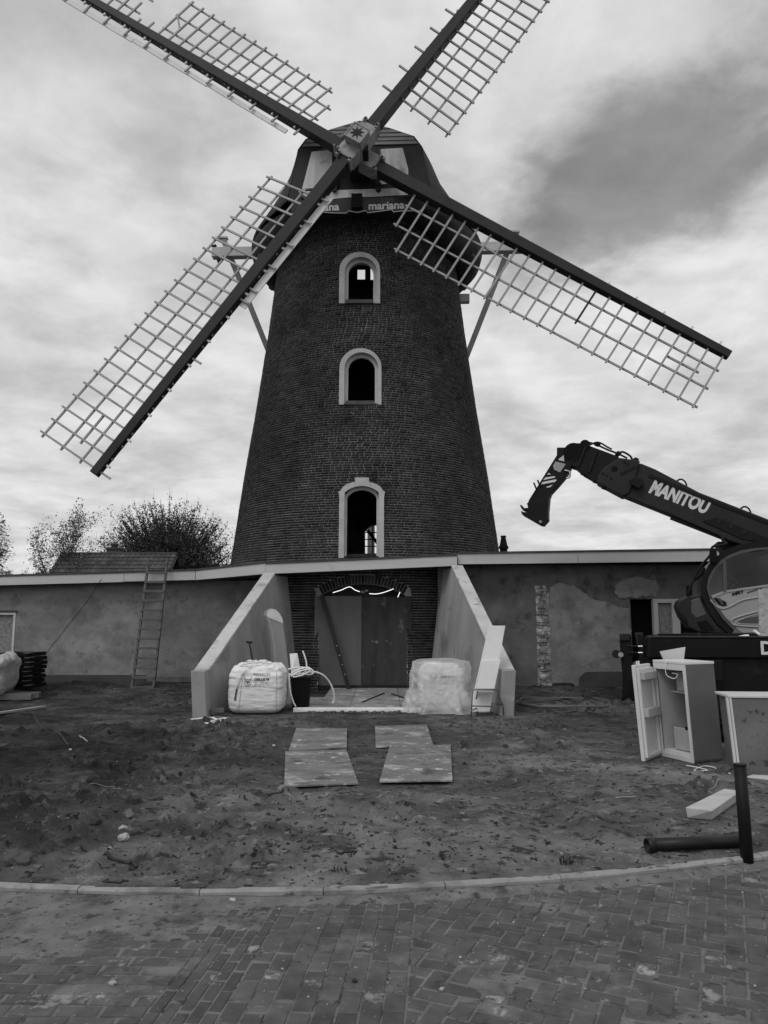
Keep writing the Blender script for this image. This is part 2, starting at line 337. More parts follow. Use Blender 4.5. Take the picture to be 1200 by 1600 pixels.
# ================================================================== the ground, the road and the kerb
def kerb_y(x):
    x = np.asarray(x, float); xc = np.clip(x, -6, 6)
    return 5.08 + .049 * (xc + 1.1) ** 2 + (x - xc) * .098 * (xc + 1.1)
def dirt_z(x, y):
    x = np.asarray(x, float); y = np.asarray(y, float)
    soft = sstep(fbm(x * .45 + 3, y * .45, 3, 5), .42, .62)           # smooth sandy patches against churned ones
    rough = .35 + .65 * (1 - soft)
    wx = x + .25 * (fbm(x * 1.3, y * 1.3, 2, 31) - .5); wy = y + .25 * (fbm(x * 1.3, y * 1.3, 2, 41) - .5)
    rid = 1 - np.abs(2 * fbm(wx * 2.6, wy * 3.6, 4, 61) - 1)
    z = .05 * (fbm(x * .6, y * .6, 3, 11) - .5) + .06 * rough * (rid - .72) + .035 * rough * (fbm(wx * 9, wy * 11, 3, 81) - .5)
    clod = np.clip(fbm(wx * 7, wy * 8, 2, 91) - .60, 0, 1) * .32 * rough
    z = z + clod
    # the wheel track that leaves the plates to the right front
    tx = .95 + (9.2 - y) * .16; tr = np.exp(-((x - tx) / .19) ** 2) * sstep(y, 5.6, 6.4) * (1 - sstep(y, 8.6, 9.6))
    z = z * (1 - .85 * tr) - .035 * tr + .008 * tr * np.sin((y + .5 * x) * 55)
    for xc, sl in ((-.75, .03), (.38, .05), (1.75, -.22), (-1.75, .18)):
        t2 = np.exp(-((x - xc - (8 - y) * sl) / .15) ** 4) * sstep(y, 5.35, 5.9) * (1 - sstep(y, 7.8, 9.5)) * sstep(fbm(x * 1.1 + xc, y * 1.1, 2, 47), .35, .6)
        z = z * (1 - .6 * t2) - .018 * t2 + .007 * t2 * np.sign(np.sin((y + .6 * np.abs(x - xc - (8 - y) * sl)) * 62))
    z = z + .05 * np.exp(-((x - tx - .33) / .1) ** 2) * sstep(y, 5.8, 6.8) * (1 - sstep(y, 8.2, 9.4)) * (.4 + fbm(x * 5, y * 5, 2, 3))
    # heap to the left front and a bank of soil along the walls
    z = z + .10 * sstep(-x, 2.0, 3.2) * np.exp(-((y - 6.6) / 1.2) ** 2) * (.5 + fbm(x * 2, y * 2, 3, 19))
    z = z + .16 * sstep(y, 16.4, 17.8) * sstep(np.abs(x + .5), 2.6, 3.6) * (.3 + .9 * fbm(x * 1.5, y * 1.5, 3, 23))
    z = z + .06 * np.exp(-((x - 3.2) / 1.0) ** 2 - ((y - 8.1) / .5) ** 2) * fbm(x * 4, y * 4, 3, 29)
    # flattened by the plates, the slab and everything that stands there
    flat = (sstep(x, -1.75, -1.35) * (1 - sstep(x, .75, 1.15)) * sstep(y, 7.6, 8.1) * (1 - sstep(y, 12.0, 12.4)))
    flat = np.maximum(flat, sstep(x, -3.9, -3.4) * (1 - sstep(x, 2.5, 3.0)) * sstep(y, 12.5, 13.1) * (1 - sstep(y, 17.8, 18.3)))
    flat = np.maximum(flat, sstep(x, 2.6, 2.9) * sstep(y, 8.5, 8.9) * (1 - sstep(y, 13, 14)))
    flat = np.maximum(flat, sstep(x, 2.35, 2.6) * sstep(y, 6.4, 6.6) * (1 - sstep(y, 7.5, 7.8)))
    z = z * (1 - .85 * flat)
    edge = sstep(y - kerb_y(x), .05, .45); z = z * edge - .004 + .016 * (1 - edge) * (fbm(x * 5, y * 5, 3, 37) - .35)
    far = 1 - sstep(np.abs(x), 9, 14); z = z * far * (1 - sstep(y, 18.6, 20)) 
    return z
def dz1(x, y): return float(dirt_z(np.array([x]), np.array([y]))[0])
def ground():
    xs = np.concatenate([[-900, -300, -120, -60, -30, -18, -13], np.arange(-10, -4, .12), np.arange(-4, 4.6, .032), np.arange(4.6, 10, .12), [13, 18, 30, 60, 120, 300, 900]])
    ys = np.concatenate([[-600, -100, -20, -4, 0, 2, 3.5, 4.5], np.arange(4.9, 9.2, .026), np.arange(9.2, 13, .04), np.arange(13, 18.6, .07), [19, 20, 22, 26, 32, 45, 70, 120, 300, 700, 1500]])
    X, Y = np.meshgrid(xs, ys); Z = dirt_z(X, Y)
    road = (Y - kerb_y(X)) < .0
    Z = np.where(road, -.16, Z)
    nx, ny = len(xs), len(ys)
    v = np.stack([X, Y, Z], -1).reshape(-1, 3); a = (np.arange(ny - 1)[:, None] * nx + np.arange(nx - 1)[None]).ravel()
    f = np.stack([a, a + 1, a + nx + 1, a + nx], -1)
    xc, yc = (X[:-1, :-1] + X[1:, 1:]) / 2, (Y[:-1, :-1] + Y[1:, 1:]) / 2     # damp dark topsoil against dry trampled sand
    sh = .5 + .75 * (fbm(xc * .55, yc * .55, 4, 71) - .5) + .5 * (fbm(xc * 2.2, yc * 2.8, 3, 73) - .5) - .42 * sstep(-xc - .12 * (yc - 6), 1.7, 3.0) * (1 - sstep(yc, 12, 15)) * sstep(yc, 5.3, 6.2)
    sh = sh + .3 * np.exp(-((xc + .3) / 1.9) ** 2) * (1 - sstep(yc, 7.6, 8.6)) + .16 * sstep(xc, .6, 1.6) * (1 - sstep(yc, 9, 11)) - .2 * sstep(yc, 12, 16.5)
    struct(npmesh('ground', v, f, 'dirt', shade=np.clip(sh, 0, 1).ravel(), smooth=True))
ground()

PZ = -.05
def clip_half(poly, p, n):  # keep the side where (q-p).n >= 0
    o = []
    for i in range(len(poly)):
        a, b = poly[i], poly[(i + 1) % len(poly)]; da = (a[0] - p[0]) * n[0] + (a[1] - p[1]) * n[1]; db = (b[0] - p[0]) * n[0] + (b[1] - p[1]) * n[1]
        if da >= 0: o.append(a)
        if da * db < 0: t = da / (da - db); o.append((a[0] + (b[0] - a[0]) * t, a[1] + (b[1] - a[1]) * t))
    return o
def parea(p): return .5 * abs(sum(p[i][0] * p[(i + 1) % len(p)][1] - p[(i + 1) % len(p)][0] * p[i][1] for i in range(len(p))))
def paver_geo(poly, c):
    n = len(poly); ctr = np.array(c); P = np.array(poly); 
    def inset(k):
        o = []
        for q in P:
            d = ctr - q; o.append(q + d / max(1e-6, np.linalg.norm(d)) * k)
        return o
    vs = [(q[0] - c[0], q[1] - c[1], -.06) for q in P] + [(q[0] - c[0], q[1] - c[1], -.006) for q in P] + [(q[0] - c[0], q[1] - c[1], 0) for q in inset(.008)]
    fs = [tuple(range(2 * n, 3 * n))]
    for r in (0, 1): fs += [(r * n + i, r * n + (i + 1) % n, (r + 1) * n + (i + 1) % n, (r + 1) * n + i) for i in range(n)]
    return vs, fs
def pavement():
    road = MB()
    xs = [-60, -20] + list(np.arange(-8, 8.01, .4)) + [20, 60]
    vs = []; 
    for x in xs:
        for y in (-40, 0, 2.0, float(kerb_y(x)) - .02): vs.append((x, y, -.075))
    fs = [(i * 4 + j, (i + 1) * 4 + j, (i + 1) * 4 + j + 1, i * 4 + j + 1) for i in range(len(xs) - 1) for j in range(3)]
    road.add(vs, fs); root = struct(road.build('road', 'sand'))
    LB, LD = (-1.062, 3.573), (math.sin(R(6.3)), math.cos(R(6.3)))
    RB, RD = (.088, 3.573), (math.sin(R(4.2)), math.cos(R(4.2)))
    LN = (LD[1], -LD[0]); RN = (RD[1], -RD[0])         # normals to the right
    pav = []                                            # (polygon, dark)
    J = .0052
    def rect(cx, cy, lx, ly, ang):
        ca, sa = math.cos(ang), math.sin(ang)
        return [(cx + x * ca - y * sa, cy + x * sa + y * ca) for x, y in ((-lx / 2 + J, -ly / 2 + J), (lx / 2 - J, -ly / 2 + J), (lx / 2 - J, ly / 2 - J), (-lx / 2 + J, ly / 2 - J))]
    # middle band: five narrow dark columns, then eight wide ones, laid along the drive
    ws = [.066] * 5 + [.103] * 8; tot = sum(ws)
    x = 0
    for k, wd in enumerate(ws):
        f = (x + wd / 2) / tot; x += wd
        ang = R(6.3) + (R(4.2) - R(6.3)) * f; ox = LB[0] + (RB[0] - LB[0]) * f
        for i in range(-8, 12):
            s = i * .202 + (.101 if k % 2 else 0) + random.uniform(-.008, .008)
            pav.append((rect(ox + math.sin(ang) * s, LB[1] + math.cos(ang) * s, wd, .2, -ang + random.uniform(-.01, .01)), k < 5))
    # left: rows across, half bond
    for r in range(-17, 24):
        for i in range(-22, 2):
            cx, cy = i * .205 + (.1 if r % 2 else 0), r * .1; a = R(-1.5)
            px, py = LB[0] + cx * math.cos(a) - cy * math.sin(a) + cy * LD[0], LB[1] + cy + cx * math.sin(a)
            p = clip_half(rect(px, py, .2, .1, a + random.uniform(-.008, .008)), (LB[0] - .004 * LN[0], LB[1]), (-LN[0], -LN[1]))
            if len(p) > 2: pav.append((p, False))
    # right: herringbone
    a = R(-24); ca, sa = math.cos(a), math.sin(a)
    for i in range(-40, 60):
        for j in range(-40, 40):
            # 2:1 herringbone cell on the 0.1 grid
            k = (i - j) % 4
            if k == 0: cx, cy, lx, ly = i + 1.0, j + .5, .2, .1
            elif k == 3: cx, cy, lx, ly = i + .5, j + 1.0, .1, .2
            else: continue
            cx *= .1015; cy *= .1015
            px, py = .9 + cx * ca - cy * sa, 3.8 + cx * sa + cy * ca
            if not (-.3 < px < 4.6 and 1.9 < py < 6.3): continue
            p = clip_half(rect(px, py, lx, ly, a + random.uniform(-.008, .008)), (RB[0] + .004 * RN[0], RB[1]), RN)
            if len(p) > 2: pav.append((p, False))
    items = []
    for p, dk in pav:
        cx = sum(q[0] for q in p) / len(p); ky = float(kerb_y(cx)); sl = .098 * (cx + 1.1)
        p = clip_half(p, (cx, ky - .062), (sl, -1))
        if len(p) < 3 or parea(p) < .0012: continue
        c = (sum(q[0] for q in p) / len(p), sum(q[1] for q in p) / len(p))
        if not (-4.6 < c[0] < 4.5 and 2.0 < c[1]): continue
        vis = c[1] > 3.45 and abs(c[0]) < .47 * c[1] + .1
        items.append((0 if vis else 1, c[1] ** 2 + c[0] ** 2, p, c, dk))
    items.sort(key=lambda t: t[:2])
    rest = MB()
    for n, (_, _, p, c, dk) in enumerate(items):
        vs, fs = paver_geo(p, c); zz = PZ + random.uniform(-.0022, .0022); tx, ty = random.gauss(0, .012), random.gauss(0, .012)
        if n < 300:
            mb = MB().add(vs, fs); o = mb.build('paver', 'paver_dark' if dk else 'paver', None); attach(o, root)
            o.location = (c[0], c[1], zz); o.rotation_euler = (tx, ty, 0)
        else:
            rest.add([(x + c[0], y + c[1], z + zz + x * -ty + y * tx) for x, y, z in vs], fs, random.random())
    struct(rest.build('paver_field', 'paver_joined', root), 'stuff')
    # joint sand and the sand washed over the stones
    xs = np.arange(-4.6, 4.6, .024); ys = np.arange(2.0, 6.6, .024); X, Y = np.meshgrid(xs, ys); K = kerb_y(X)
    n1 = fbm(X * 1.4, Y * 1.4, 4, 7); n2 = fbm(X * 6, Y * 6, 3, 9); n3 = fbm(X * 22, Y * 22, 2, 13)
    cov = sstep(-X + (Y - 4.55) * 1.1, .3, 1.7) * sstep(Y, 4.0, 4.6) * 1.1
    cov = np.maximum(cov, sstep(Y - K, -.26, -.05) * (.75 + .35 * sstep(-X, -.2, 1.2)))
    cov = np.maximum(cov, .55 * sstep(.95 - np.hypot((X - .5) / .4, (Y - 3.95) / .3), 0, .9)); cov = np.maximum(cov, .8 * sstep(1 - np.hypot((X - 1.35) / .5, (Y - 3.5) / .3), 0, .9))
    Z = PZ - .0034 + .0090 * (cov * (.42 + .95 * n1) - .12) + .0062 * (n2 - .5) + .0034 * (n3 - .5)
    Z = Z + .017 * sstep(Y - K, -.2, -.04) * (.5 + n1)
    m = (Y < K - .02)
    Z = np.where(m, Z, PZ - .03)
    v = np.stack([X, np.minimum(Y, K - .02), Z], -1).reshape(-1, 3); nx, ny = len(xs), len(ys); a = (np.arange(ny - 1)[:, None] * nx + np.arange(nx - 1)[None])
    keep = m[:-1, :-1].ravel(); a = a.ravel()[keep]
    f = np.stack([a, a + 1, a + nx + 1, a + nx], -1)
    struct(npmesh('joint_sand', v, f, 'sand', smooth=True), 'stuff')
    # kerb stones
    kroot = MB(); xk = np.arange(-6, 6.01, .25)
    kroot.add([(x, float(kerb_y(x)) + d, -.16) for x in xk for d in (-.045, .045)], [(2 * i, 2 * i + 2, 2 * i + 3, 2 * i + 1) for i in range(len(xk) - 1)])
    kr = struct(kroot.build('kerb', 'sand'))
    x = -1.9 - .77 * 5
    while x < 5.6:
        x2 = x + .765; mb = MB(); N = 6; jz = random.uniform(-.002, .002); vs = []
        for i in range(N + 1):
            xx = x + .002 + (x2 - x - .004) * i / N; y = float(kerb_y(xx)); s = .098 * (xx + 1.1); nrm = Vector((-s, 1)).normalized()
            ch = .012; wob = random.uniform(-.003, .003)
            for d, z in ((-.036, -.15), (-.036, jz - .012 + wob), (-.036 + ch, jz - .001 + wob), (.024, jz - .001), (.034, jz - .008), (.034, -.15)):
                vs.append((xx + nrm.x * d, y + nrm.y * d, z))
        fs = [(i * 6 + j, (i + 1) * 6 + j, (i + 1) * 6 + j + 1, i * 6 + j + 1) for i in range(N) for j in range(5)] + [(5, 4, 3, 2, 1, 0), tuple(N * 6 + j for j in range(6))]
        mb.add(vs, fs).build('kerb_stone', 'kerb', kr); x = x2 + .002
pavement()
#PART3
# ================================================================== the windmill
AX, AY = -.5, 21.7
def tower_r(z):
    zs = [0, 1.7, 3.4, 5.5, 7.4, 9.72, 11.6, 12.3]; rs = [4.14, 3.92, 3.72, 3.45, 3.165, 2.86, 2.65, 2.57]
    return np.interp(z, zs, rs)
mill = thing('windmill', 'tall round brick tower windmill with four lattice sails and dark cap', 'windmill', (AX, AY, 0))
def arch_poly(x0, x1, z0, z1, rise, n=14):
    """outline of an arched opening in x,z; rise = height of the arch above its springing"""
    cx, hw = (x0 + x1) / 2, (x1 - x0) / 2; zs = z1 - rise
    if rise >= hw - 1e-6: top = [(cx + hw * math.cos(math.pi * k / n), zs + rise * math.sin(math.pi * k / n)) for k in range(n + 1)]
    else:
        rad = (hw * hw + rise * rise) / (2 * rise); a = math.asin(hw / rad); top = [(cx + rad * math.sin(a - 2 * a * k / n), z1 - rad + rad * math.cos(a - 2 * a * k / n)) for k in range(n + 1)]
    return [(x0, z0), (x1, z0)] + top
def win_box(px, Y):  # left, right, top, bottom pixels on plane Y
    l, r, t, b = px; return w(l, (t + b) / 2, Y).x, w(r, (t + b) / 2, Y).x, w(l, b, Y).z, w(l, t, Y).z
# outer frame outline and clear opening, left/right/top/bottom px
WIN = []
for outer, inner, kind in (((530, 594, 390, 475), (543.5, 583.5, 403, 471), 'round'), ((530, 596, 541, 633), (543, 586, 553, 628), 'round'), ((529.5, 600, 744, 872), (541, 588.5, 762, 880), 'segment')):
    z = w(560, outer[3], 18.3).z; Y = AY - float(tower_r(z + .6)) - .02
    WIN.append((win_box(outer, Y), win_box(inner, Y), Y, kind))
DOOR = (-1.50, .52, 0, 2.40, .28)
openings = []
for o_, i_, Y, kind in WIN:
    hw = (i_[1] - i_[0]) / 2
    openings.append((arch_poly(i_[0] - .09, i_[1] + .09, i_[2] - .03, i_[3] + .09, hw * (1.0 if kind == 'round' else .5) + .09), 'f'))
openings.append((arch_poly(DOOR[0], DOOR[1], -.3, DOOR[3], DOOR[4]), 'f'))
# windows in the far side of the tower, seen through the near ones
def back_open(u0, u1, v0, v1, Y): 
    a = w(u0, v1, Y); b = w(u1, v0, Y); return a.x, b.x, a.z, b.z
bk1 = back_open(558.5, 570.5, 421, 437, 24.2); bk2 = back_open(579, 592, 419, 438, 24.2); bk3 = back_open(569.5, 607, 821, 866, 25.2)
for b_ in (): openings.append(([(b_[0], b_[2]), (b_[1], b_[2]), (b_[1], b_[3]), (b_[0], b_[3])], 'b'))
openings.append((arch_poly(bk3[0], bk3[1], bk3[2], bk3[3], .25), 'b'))
def tower():
    zs = [-.3, 0, .6, 1.2, 1.7, 2.4, 3.4, 4.4, 5.5, 6.5, 7.4, 8.5, 9.72, 10.7, 11.6, 12.2]
    prof = [(float(tower_r(z)) - .014, z) for z in zs] + [(float(tower_r(z)) - .5, z) for z in reversed(zs)]
    core = MB().lathe(prof, (AX, AY), 120, close=True).build('tower_wall', 'mortar')
    for poly, side in openings:
        y0 = AY - 6 if side == 'f' else AY
        c = MB().prism([(x, y0, z) for x, z in poly], (0, 6, 0)).build('cut', 'mortar')
        md = core.modifiers.new('b', 'BOOLEAN'); md.object = c; md.operation = 'DIFFERENCE'; md.solver = 'EXACT'
        dg = bpy.context.evaluated_depsgraph_get(); me = bpy.data.meshes.new_from_object(core.evaluated_get(dg)); old = core.data
        core.modifiers.clear(); core.data = me; bpy.data.meshes.remove(old); bpy.data.objects.remove(c)
    attach(core, mill)
    # bricks, course by course, headers and stretchers mixed
    pitch, dep = .0625, .05; zc = .0; BV = []; BS = []
    cand = []
    fr_polys = []
    for o_, i_, Y, kind in WIN: fr_polys.append((o_[0] + .06, o_[1] - .06, o_[2] + .03, o_[3] - .06 - (.14 if kind != 'round' else 0), kind))
    def holes(z):       # chords of the openings at this height; bricks are cut to them
        o = []
        for x0, x1, z0, z1, kind in fr_polys:
            if z0 < z < z1:
                hw, cx = (x1 - x0) / 2, (x0 + x1) / 2; zs = z1 - (hw if kind == 'round' else .3)
                h = hw if z < zs else hw * math.sqrt(max(0, 1 - ((z - zs) / (z1 - zs)) ** 2)) if kind == 'round' else hw * (1 - .55 * (z - zs) / .3)
                o.append((cx - h, cx + h))
        x0, x1, z0, z1, rise = DOOR
        if z < z1 + .22:
            cx, hw = (x0 + x1) / 2, (x1 - x0) / 2; rad = (hw * hw + rise * rise) / (2 * rise)
            if z < z1 - rise: o.append((x0, x1))
            else: q = (rad + .215) ** 2 - (z - z1 + rad) ** 2; h = min(hw + .1, math.sqrt(max(0, q))); o.append((cx - h, cx + h))
        return o
    k = 0
    arch_r = ((DOOR[1] - DOOR[0]) / 2) ** 2 / (2 * DOOR[4]) + DOOR[4] / 2; arch_c = ((DOOR[0] + DOOR[1]) / 2, DOOR[3] - arch_r)
    while zc < 12.15:
        r = float(tower_r(zc + pitch / 2)); hl = holes(zc + pitch / 2); a = math.pi + random.random() * .06; j = 0
        while a < 3 * math.pi - .01:
            L = .205 if (j + k) % 3 else .103
            L *= random.uniform(.97, 1.03); da = L / r; am = a + da / 2
            x, y = AX + r * math.sin(am), AY - r * math.cos(am)
            front = math.cos(am) > 0; skip = False
            segs = [(x - L / 2, x + L / 2)]
            if front:
                for h0, h1 in hl:
                    nx = []
                    for s0, s1 in segs:
                        if s1 <= h0 or s0 >= h1: nx.append((s0, s1))
                        else: nx += [q for q in ((s0, h0), (h1, s1)) if q[1] - q[0] > .028]
                    segs = nx
            else:
                for b_ in (bk3,):
                    if b_[0] - .02 < x < b_[1] + .02 and b_[2] < zc + .03 < b_[3]: segs = []
            if segs == [(x - L / 2, x + L / 2)]: cand.append((am, r, zc + pitch / 2, L - .013))
            else:
                for s0, s1 in segs: cand.append((math.asin(((s0 + s1) / 2 - AX) / r), r, zc + pitch / 2, (s1 - s0) - .011))
            a += da; j += 1
        zc += pitch; k += 1
    def vis(c):
        am, r, z, L = c; x, y = AX + r * math.sin(am), AY - r * math.cos(am)
        if math.cos(am) < .3: return None
        lx = -1.98 - .12 * z + .05; rx = 1.02 + .12 * z - .05
        if z < 2.55 and lx < x < rx: return y * y + x * x + z
        if 3.1 < z < 6: return 4000 + y * y + z * 3 + abs(x)
        return None
    sc = sorted([(vis(c), i) for i, c in enumerate(cand) if vis(c) is not None]); pick = set(i for _, i in sc[:300])
    shared = {}
    for i, (am, r, z, L) in enumerate(cand):
        if i in pick:
            key = 's' if L > .15 else 'h'
            if abs(L - (.194 if key == 's' else .092)) > .02: key = round(L, 2)
            if key not in shared: shared[key] = MB().box((0, .02, 0), (.194 if key == 's' else .092 if key == 'h' else key, .05, pitch - .0145)).build('brick', 'brick_loose', mesh_only=True)
            o = put('brick', shared[key], core); o.location = (AX + (r - .003) * math.sin(am), AY - (r - .003) * math.cos(am), z); o.rotation_euler = (random.gauss(0, .015), 0, am)
    rest = np.array([c for i, c in enumerate(cand) if i not in pick])
    am, r, z, L = rest.T; n = len(rest); r = r + RNG.normal(0, .0022, n); h = (pitch - .0145) / 2 + RNG.normal(0, .0007, n)
    vs = np.zeros((n, 8, 3)); q = 0
    for dz in (-1, 1):
        for rr in (0, -.05):
            for s in (-1, 1):
                ang = am + s * (L / 2) / r
                vs[:, q, 0] = AX + (r + rr) * np.sin(ang); vs[:, q, 1] = AY - (r + rr) * np.cos(ang); vs[:, q, 2] = z + dz * h; q += 1
    fc = np.array([(0, 1, 5, 4), (4, 5, 7, 6), (0, 2, 3, 1), (0, 4, 6, 2), (1, 3, 7, 5)])
    f = (np.arange(n)[:, None, None] * 8 + fc[None]).reshape(-1, 4); sh = np.repeat(np.clip(RNG.normal(.5, .22, n), 0, 1), 5)
    o = npmesh('brickwork', vs.reshape(-1, 3), f, 'brick', core, sh); o['kind'] = 'stuff'
    # the soldier arch above the door
    for s in range(-13, 14):
        a = s * .0735 / arch_r * 1.0
        if abs(arch_r * math.sin(a)) > 1.03: continue
        x = arch_c[0] + (arch_r + .105) * math.sin(a); zz = arch_c[1] + (arch_r + .105) * math.cos(a); rr = float(tower_r(zz)); y = AY - math.sqrt(rr * rr - (x - AX) ** 2)
        mb = MB().box((0, .02, 0), (.058, .06, .2)).build('arch_brick', 'brick_loose', core); mb.location = (x, y + .002, zz); mb.rotation_euler = (0, a, math.asin((x - AX) / rr))
    # floors inside
    for zf in (3.02, 6.3, 9.15):
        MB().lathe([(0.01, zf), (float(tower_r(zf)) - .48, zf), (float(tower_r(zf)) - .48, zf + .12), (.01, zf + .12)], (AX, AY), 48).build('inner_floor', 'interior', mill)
    # windows
    for n_, (o_, i_, Y, kind) in enumerate(WIN):
        hwo, hwi = (o_[1] - o_[0]) / 2, (i_[1] - i_[0]) / 2
        if kind == 'round': po, pi_ = arch_poly(o_[0], o_[1], o_[2], o_[3], hwo), arch_poly(i_[0] - .08, i_[1] + .08, o_[2], i_[3] + .085, hwi + .08)
        else:
            cx = (o_[0] + o_[1]) / 2; pi_ = arch_poly(i_[0] - .05, i_[1] + .05, o_[2], i_[3] + .07, hwi * .45)
            zt = o_[3]; po = [(o_[0], o_[2]), (o_[1], o_[2]), (o_[1], zt - .45), (o_[1] + .03, zt - .36)] + [(cx + hwo * .96 * math.cos(t), zt - .36 + .27 * math.sin(t)) for t in np.linspace(.15, 1.25, 6)] + [(cx + .15, zt - .06), (cx + .19, zt), (cx - .19, zt), (cx - .15, zt - .06)] + [(cx - hwo * .96 * math.cos(t), zt - .36 + .27 * math.sin(t)) for t in np.linspace(1.25, .15, 6)] + [(o_[0] - .03, zt - .36), (o_[0], zt - .45)]
        def ring(name, po, pi_, y0, y1, mat, parent, lean):
            # two outlines joined by resampling both by angle round a centre on the sill
            mb = MB(); cx = (i_[0] + i_[1]) / 2
            def resample(p, n=70):
                p = p[1:] + [p[0]]; d = [0]
                for a, b in zip(p[:-1], p[1:]): d.append(d[-1] + math.dist(a, b))
                o = []; 
                for t in np.linspace(0, d[-1], n):
                    k = min(len(p) - 2, int(np.searchsorted(d, t, 'right') - 1)); q = (t - d[k]) / max(1e-9, d[k + 1] - d[k]); o.append((p[k][0] + (p[k + 1][0] - p[k][0]) * q, p[k][1] + (p[k + 1][1] - p[k][1]) * q))
                return o
            A, B = resample(po), resample(pi_); n = len(A)
            yy = lambda z, y: y + lean * (z - o_[2])
            vs = [(x, yy(z, y0), z) for x, z in A] + [(x, yy(z, y0), z) for x, z in B] + [(x, yy(z, y1), z) for x, z in A] + [(x, yy(z, y1), z) for x, z in B]
            fs = []
            for i in range(n - 1): fs += [(i, i + 1, n + i + 1, n + i), (2 * n + i, 3 * n + i, 3 * n + i + 1, 2 * n + i + 1), (i, 2 * n + i, 2 * n + i + 1, i + 1), (n + i, n + i + 1, 3 * n + i + 1, 3 * n + i)]
            for i in (0, n - 1): fs.append((i, n + i, 3 * n + i, 2 * n + i))
            return mb.add(vs, fs).build(name, mat, parent)
        lean = .12
        ww = ring('window', po, pi_, Y - .055, Y + .12, 'stone_trim', mill, lean)
        inn = arch_poly(i_[0] - .10, i_[1] + .10, i_[2] - .02, i_[3] + .10, (hwi + .10) * (1 if kind == 'round' else .5)); cl = arch_poly(i_[0] + .005, i_[1] - .005, i_[2], i_[3] - .005, (hwi - .005) * (1 if kind == 'round' else .5))
        ring('frame', inn, cl, Y + .10, Y + .2, 'frame_white', ww, lean)
        if kind == 'round': MB().b2(o_[0] + .17, o_[1] - .17, Y - .09, Y + .25, o_[2] - .01, o_[2] + .09).build('sill', 'sill', ww, bevel=.006)
        else: MB().b2(o_[0] + .17, o_[1] - .17, Y + .02, Y + .2, o_[2] - .05, o_[2] + .03).build('sill', 'sill', ww)
    # glazing bars of the far window
    fw = MB(); yb = 25.25
    for fx in (.0, .34, .68, 1): fw.b2(bk3[0] + (bk3[1] - bk3[0]) * fx - .02, bk3[0] + (bk3[1] - bk3[0]) * fx + .02, yb, yb + .05, bk3[2], bk3[3])
    fwo = fw.build('rear_window', 'dark_wood', mill)
    for fz in (.28, .52, .76): MB().b2(bk3[0], bk3[1], yb - .01, yb + .04, bk3[2] + (bk3[3] - bk3[2]) * fz - .015, bk3[2] + (bk3[3] - bk3[2]) * fz + .015).build('glazing_bar', 'dark_wood', fwo)
    MB().beam((bk3[0] + .1, yb - .5, bk3[3] - .2), (bk3[0] + .75, yb - .5, bk3[2] - .1), .1, .1).build('inner_brace', 'dark_wood', mill)
    # boarded door
    Yd = 17.86; ym = 17.88
    m1 = w(565, 1000, Yd).x
    MB().b2(DOOR[0] - .1, m1 - .004, Yd, Yd + .03, .02, 2.12).build('door_panel', 'plywood', mill)['label'] = 'plain dark plywood sheet, left half of the boarded doorway'
    MB().b2(m1 + .004, DOOR[1] + .1, Yd + .02, Yd + .05, .02, 2.10).build('door_panel', 'plywood_worn', mill)['label'] = 'scuffed dark plywood sheet, right half of the boarded doorway'
    MB().b2(DOOR[0] - .1, DOOR[1] + .1, Yd - .04, Yd - .002, .0, .1).build('threshold', 'dark_wood', mill)
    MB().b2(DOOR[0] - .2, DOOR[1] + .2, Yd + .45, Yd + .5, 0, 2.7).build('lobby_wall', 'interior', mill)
tower()
st = MB().beam(w(503, 930, 17.8), w(545, 1076, 17.45), .09, .05, (0, 1, 0)); sto = st.build('leaning_plank', 'dark_wood', bevel=.004)
tag(sto, 'narrow dark plank leaning diagonally against the boarded door', 'plank')
for q in range(4):
    a, b = w(503, 930, 17.8), w(545, 1076, 17.45); p = a.lerp(b, .55 + .1 * q); MB().box(p + Vector((.01, -.03, 0)), (.03, .012, .02)).build('bolt', 'chrome', sto)
lt = thing('glowing_tubes', 'white tube with added glow looped under the arch above the boarded door', 'light', (0, 17.6, 2.2))  # white tubes in the dark recess, their glow is added
for pts in ([(520, 926), (533, 922), (546, 917), (555, 922), (562, 924.5)], [(577, 927.5), (588, 928), (600, 925.5), (615, 920)], [(625, 925), (621.5, 933)]):
    MB().tube(curve_pts([w(u, v, 17.55) for u, v in pts], 5), .0085, 6).build('glowing_tube', 'glowing_tube', lt, True)
MB().box(w(567, 925, 17.55), (.1, .05, .05)).build('junction_box', 'steel_tube', lt, bevel=.008); MB().box(w(573, 923, 17.6), (.06, .3, .03)).build('bracket', 'iron', lt)

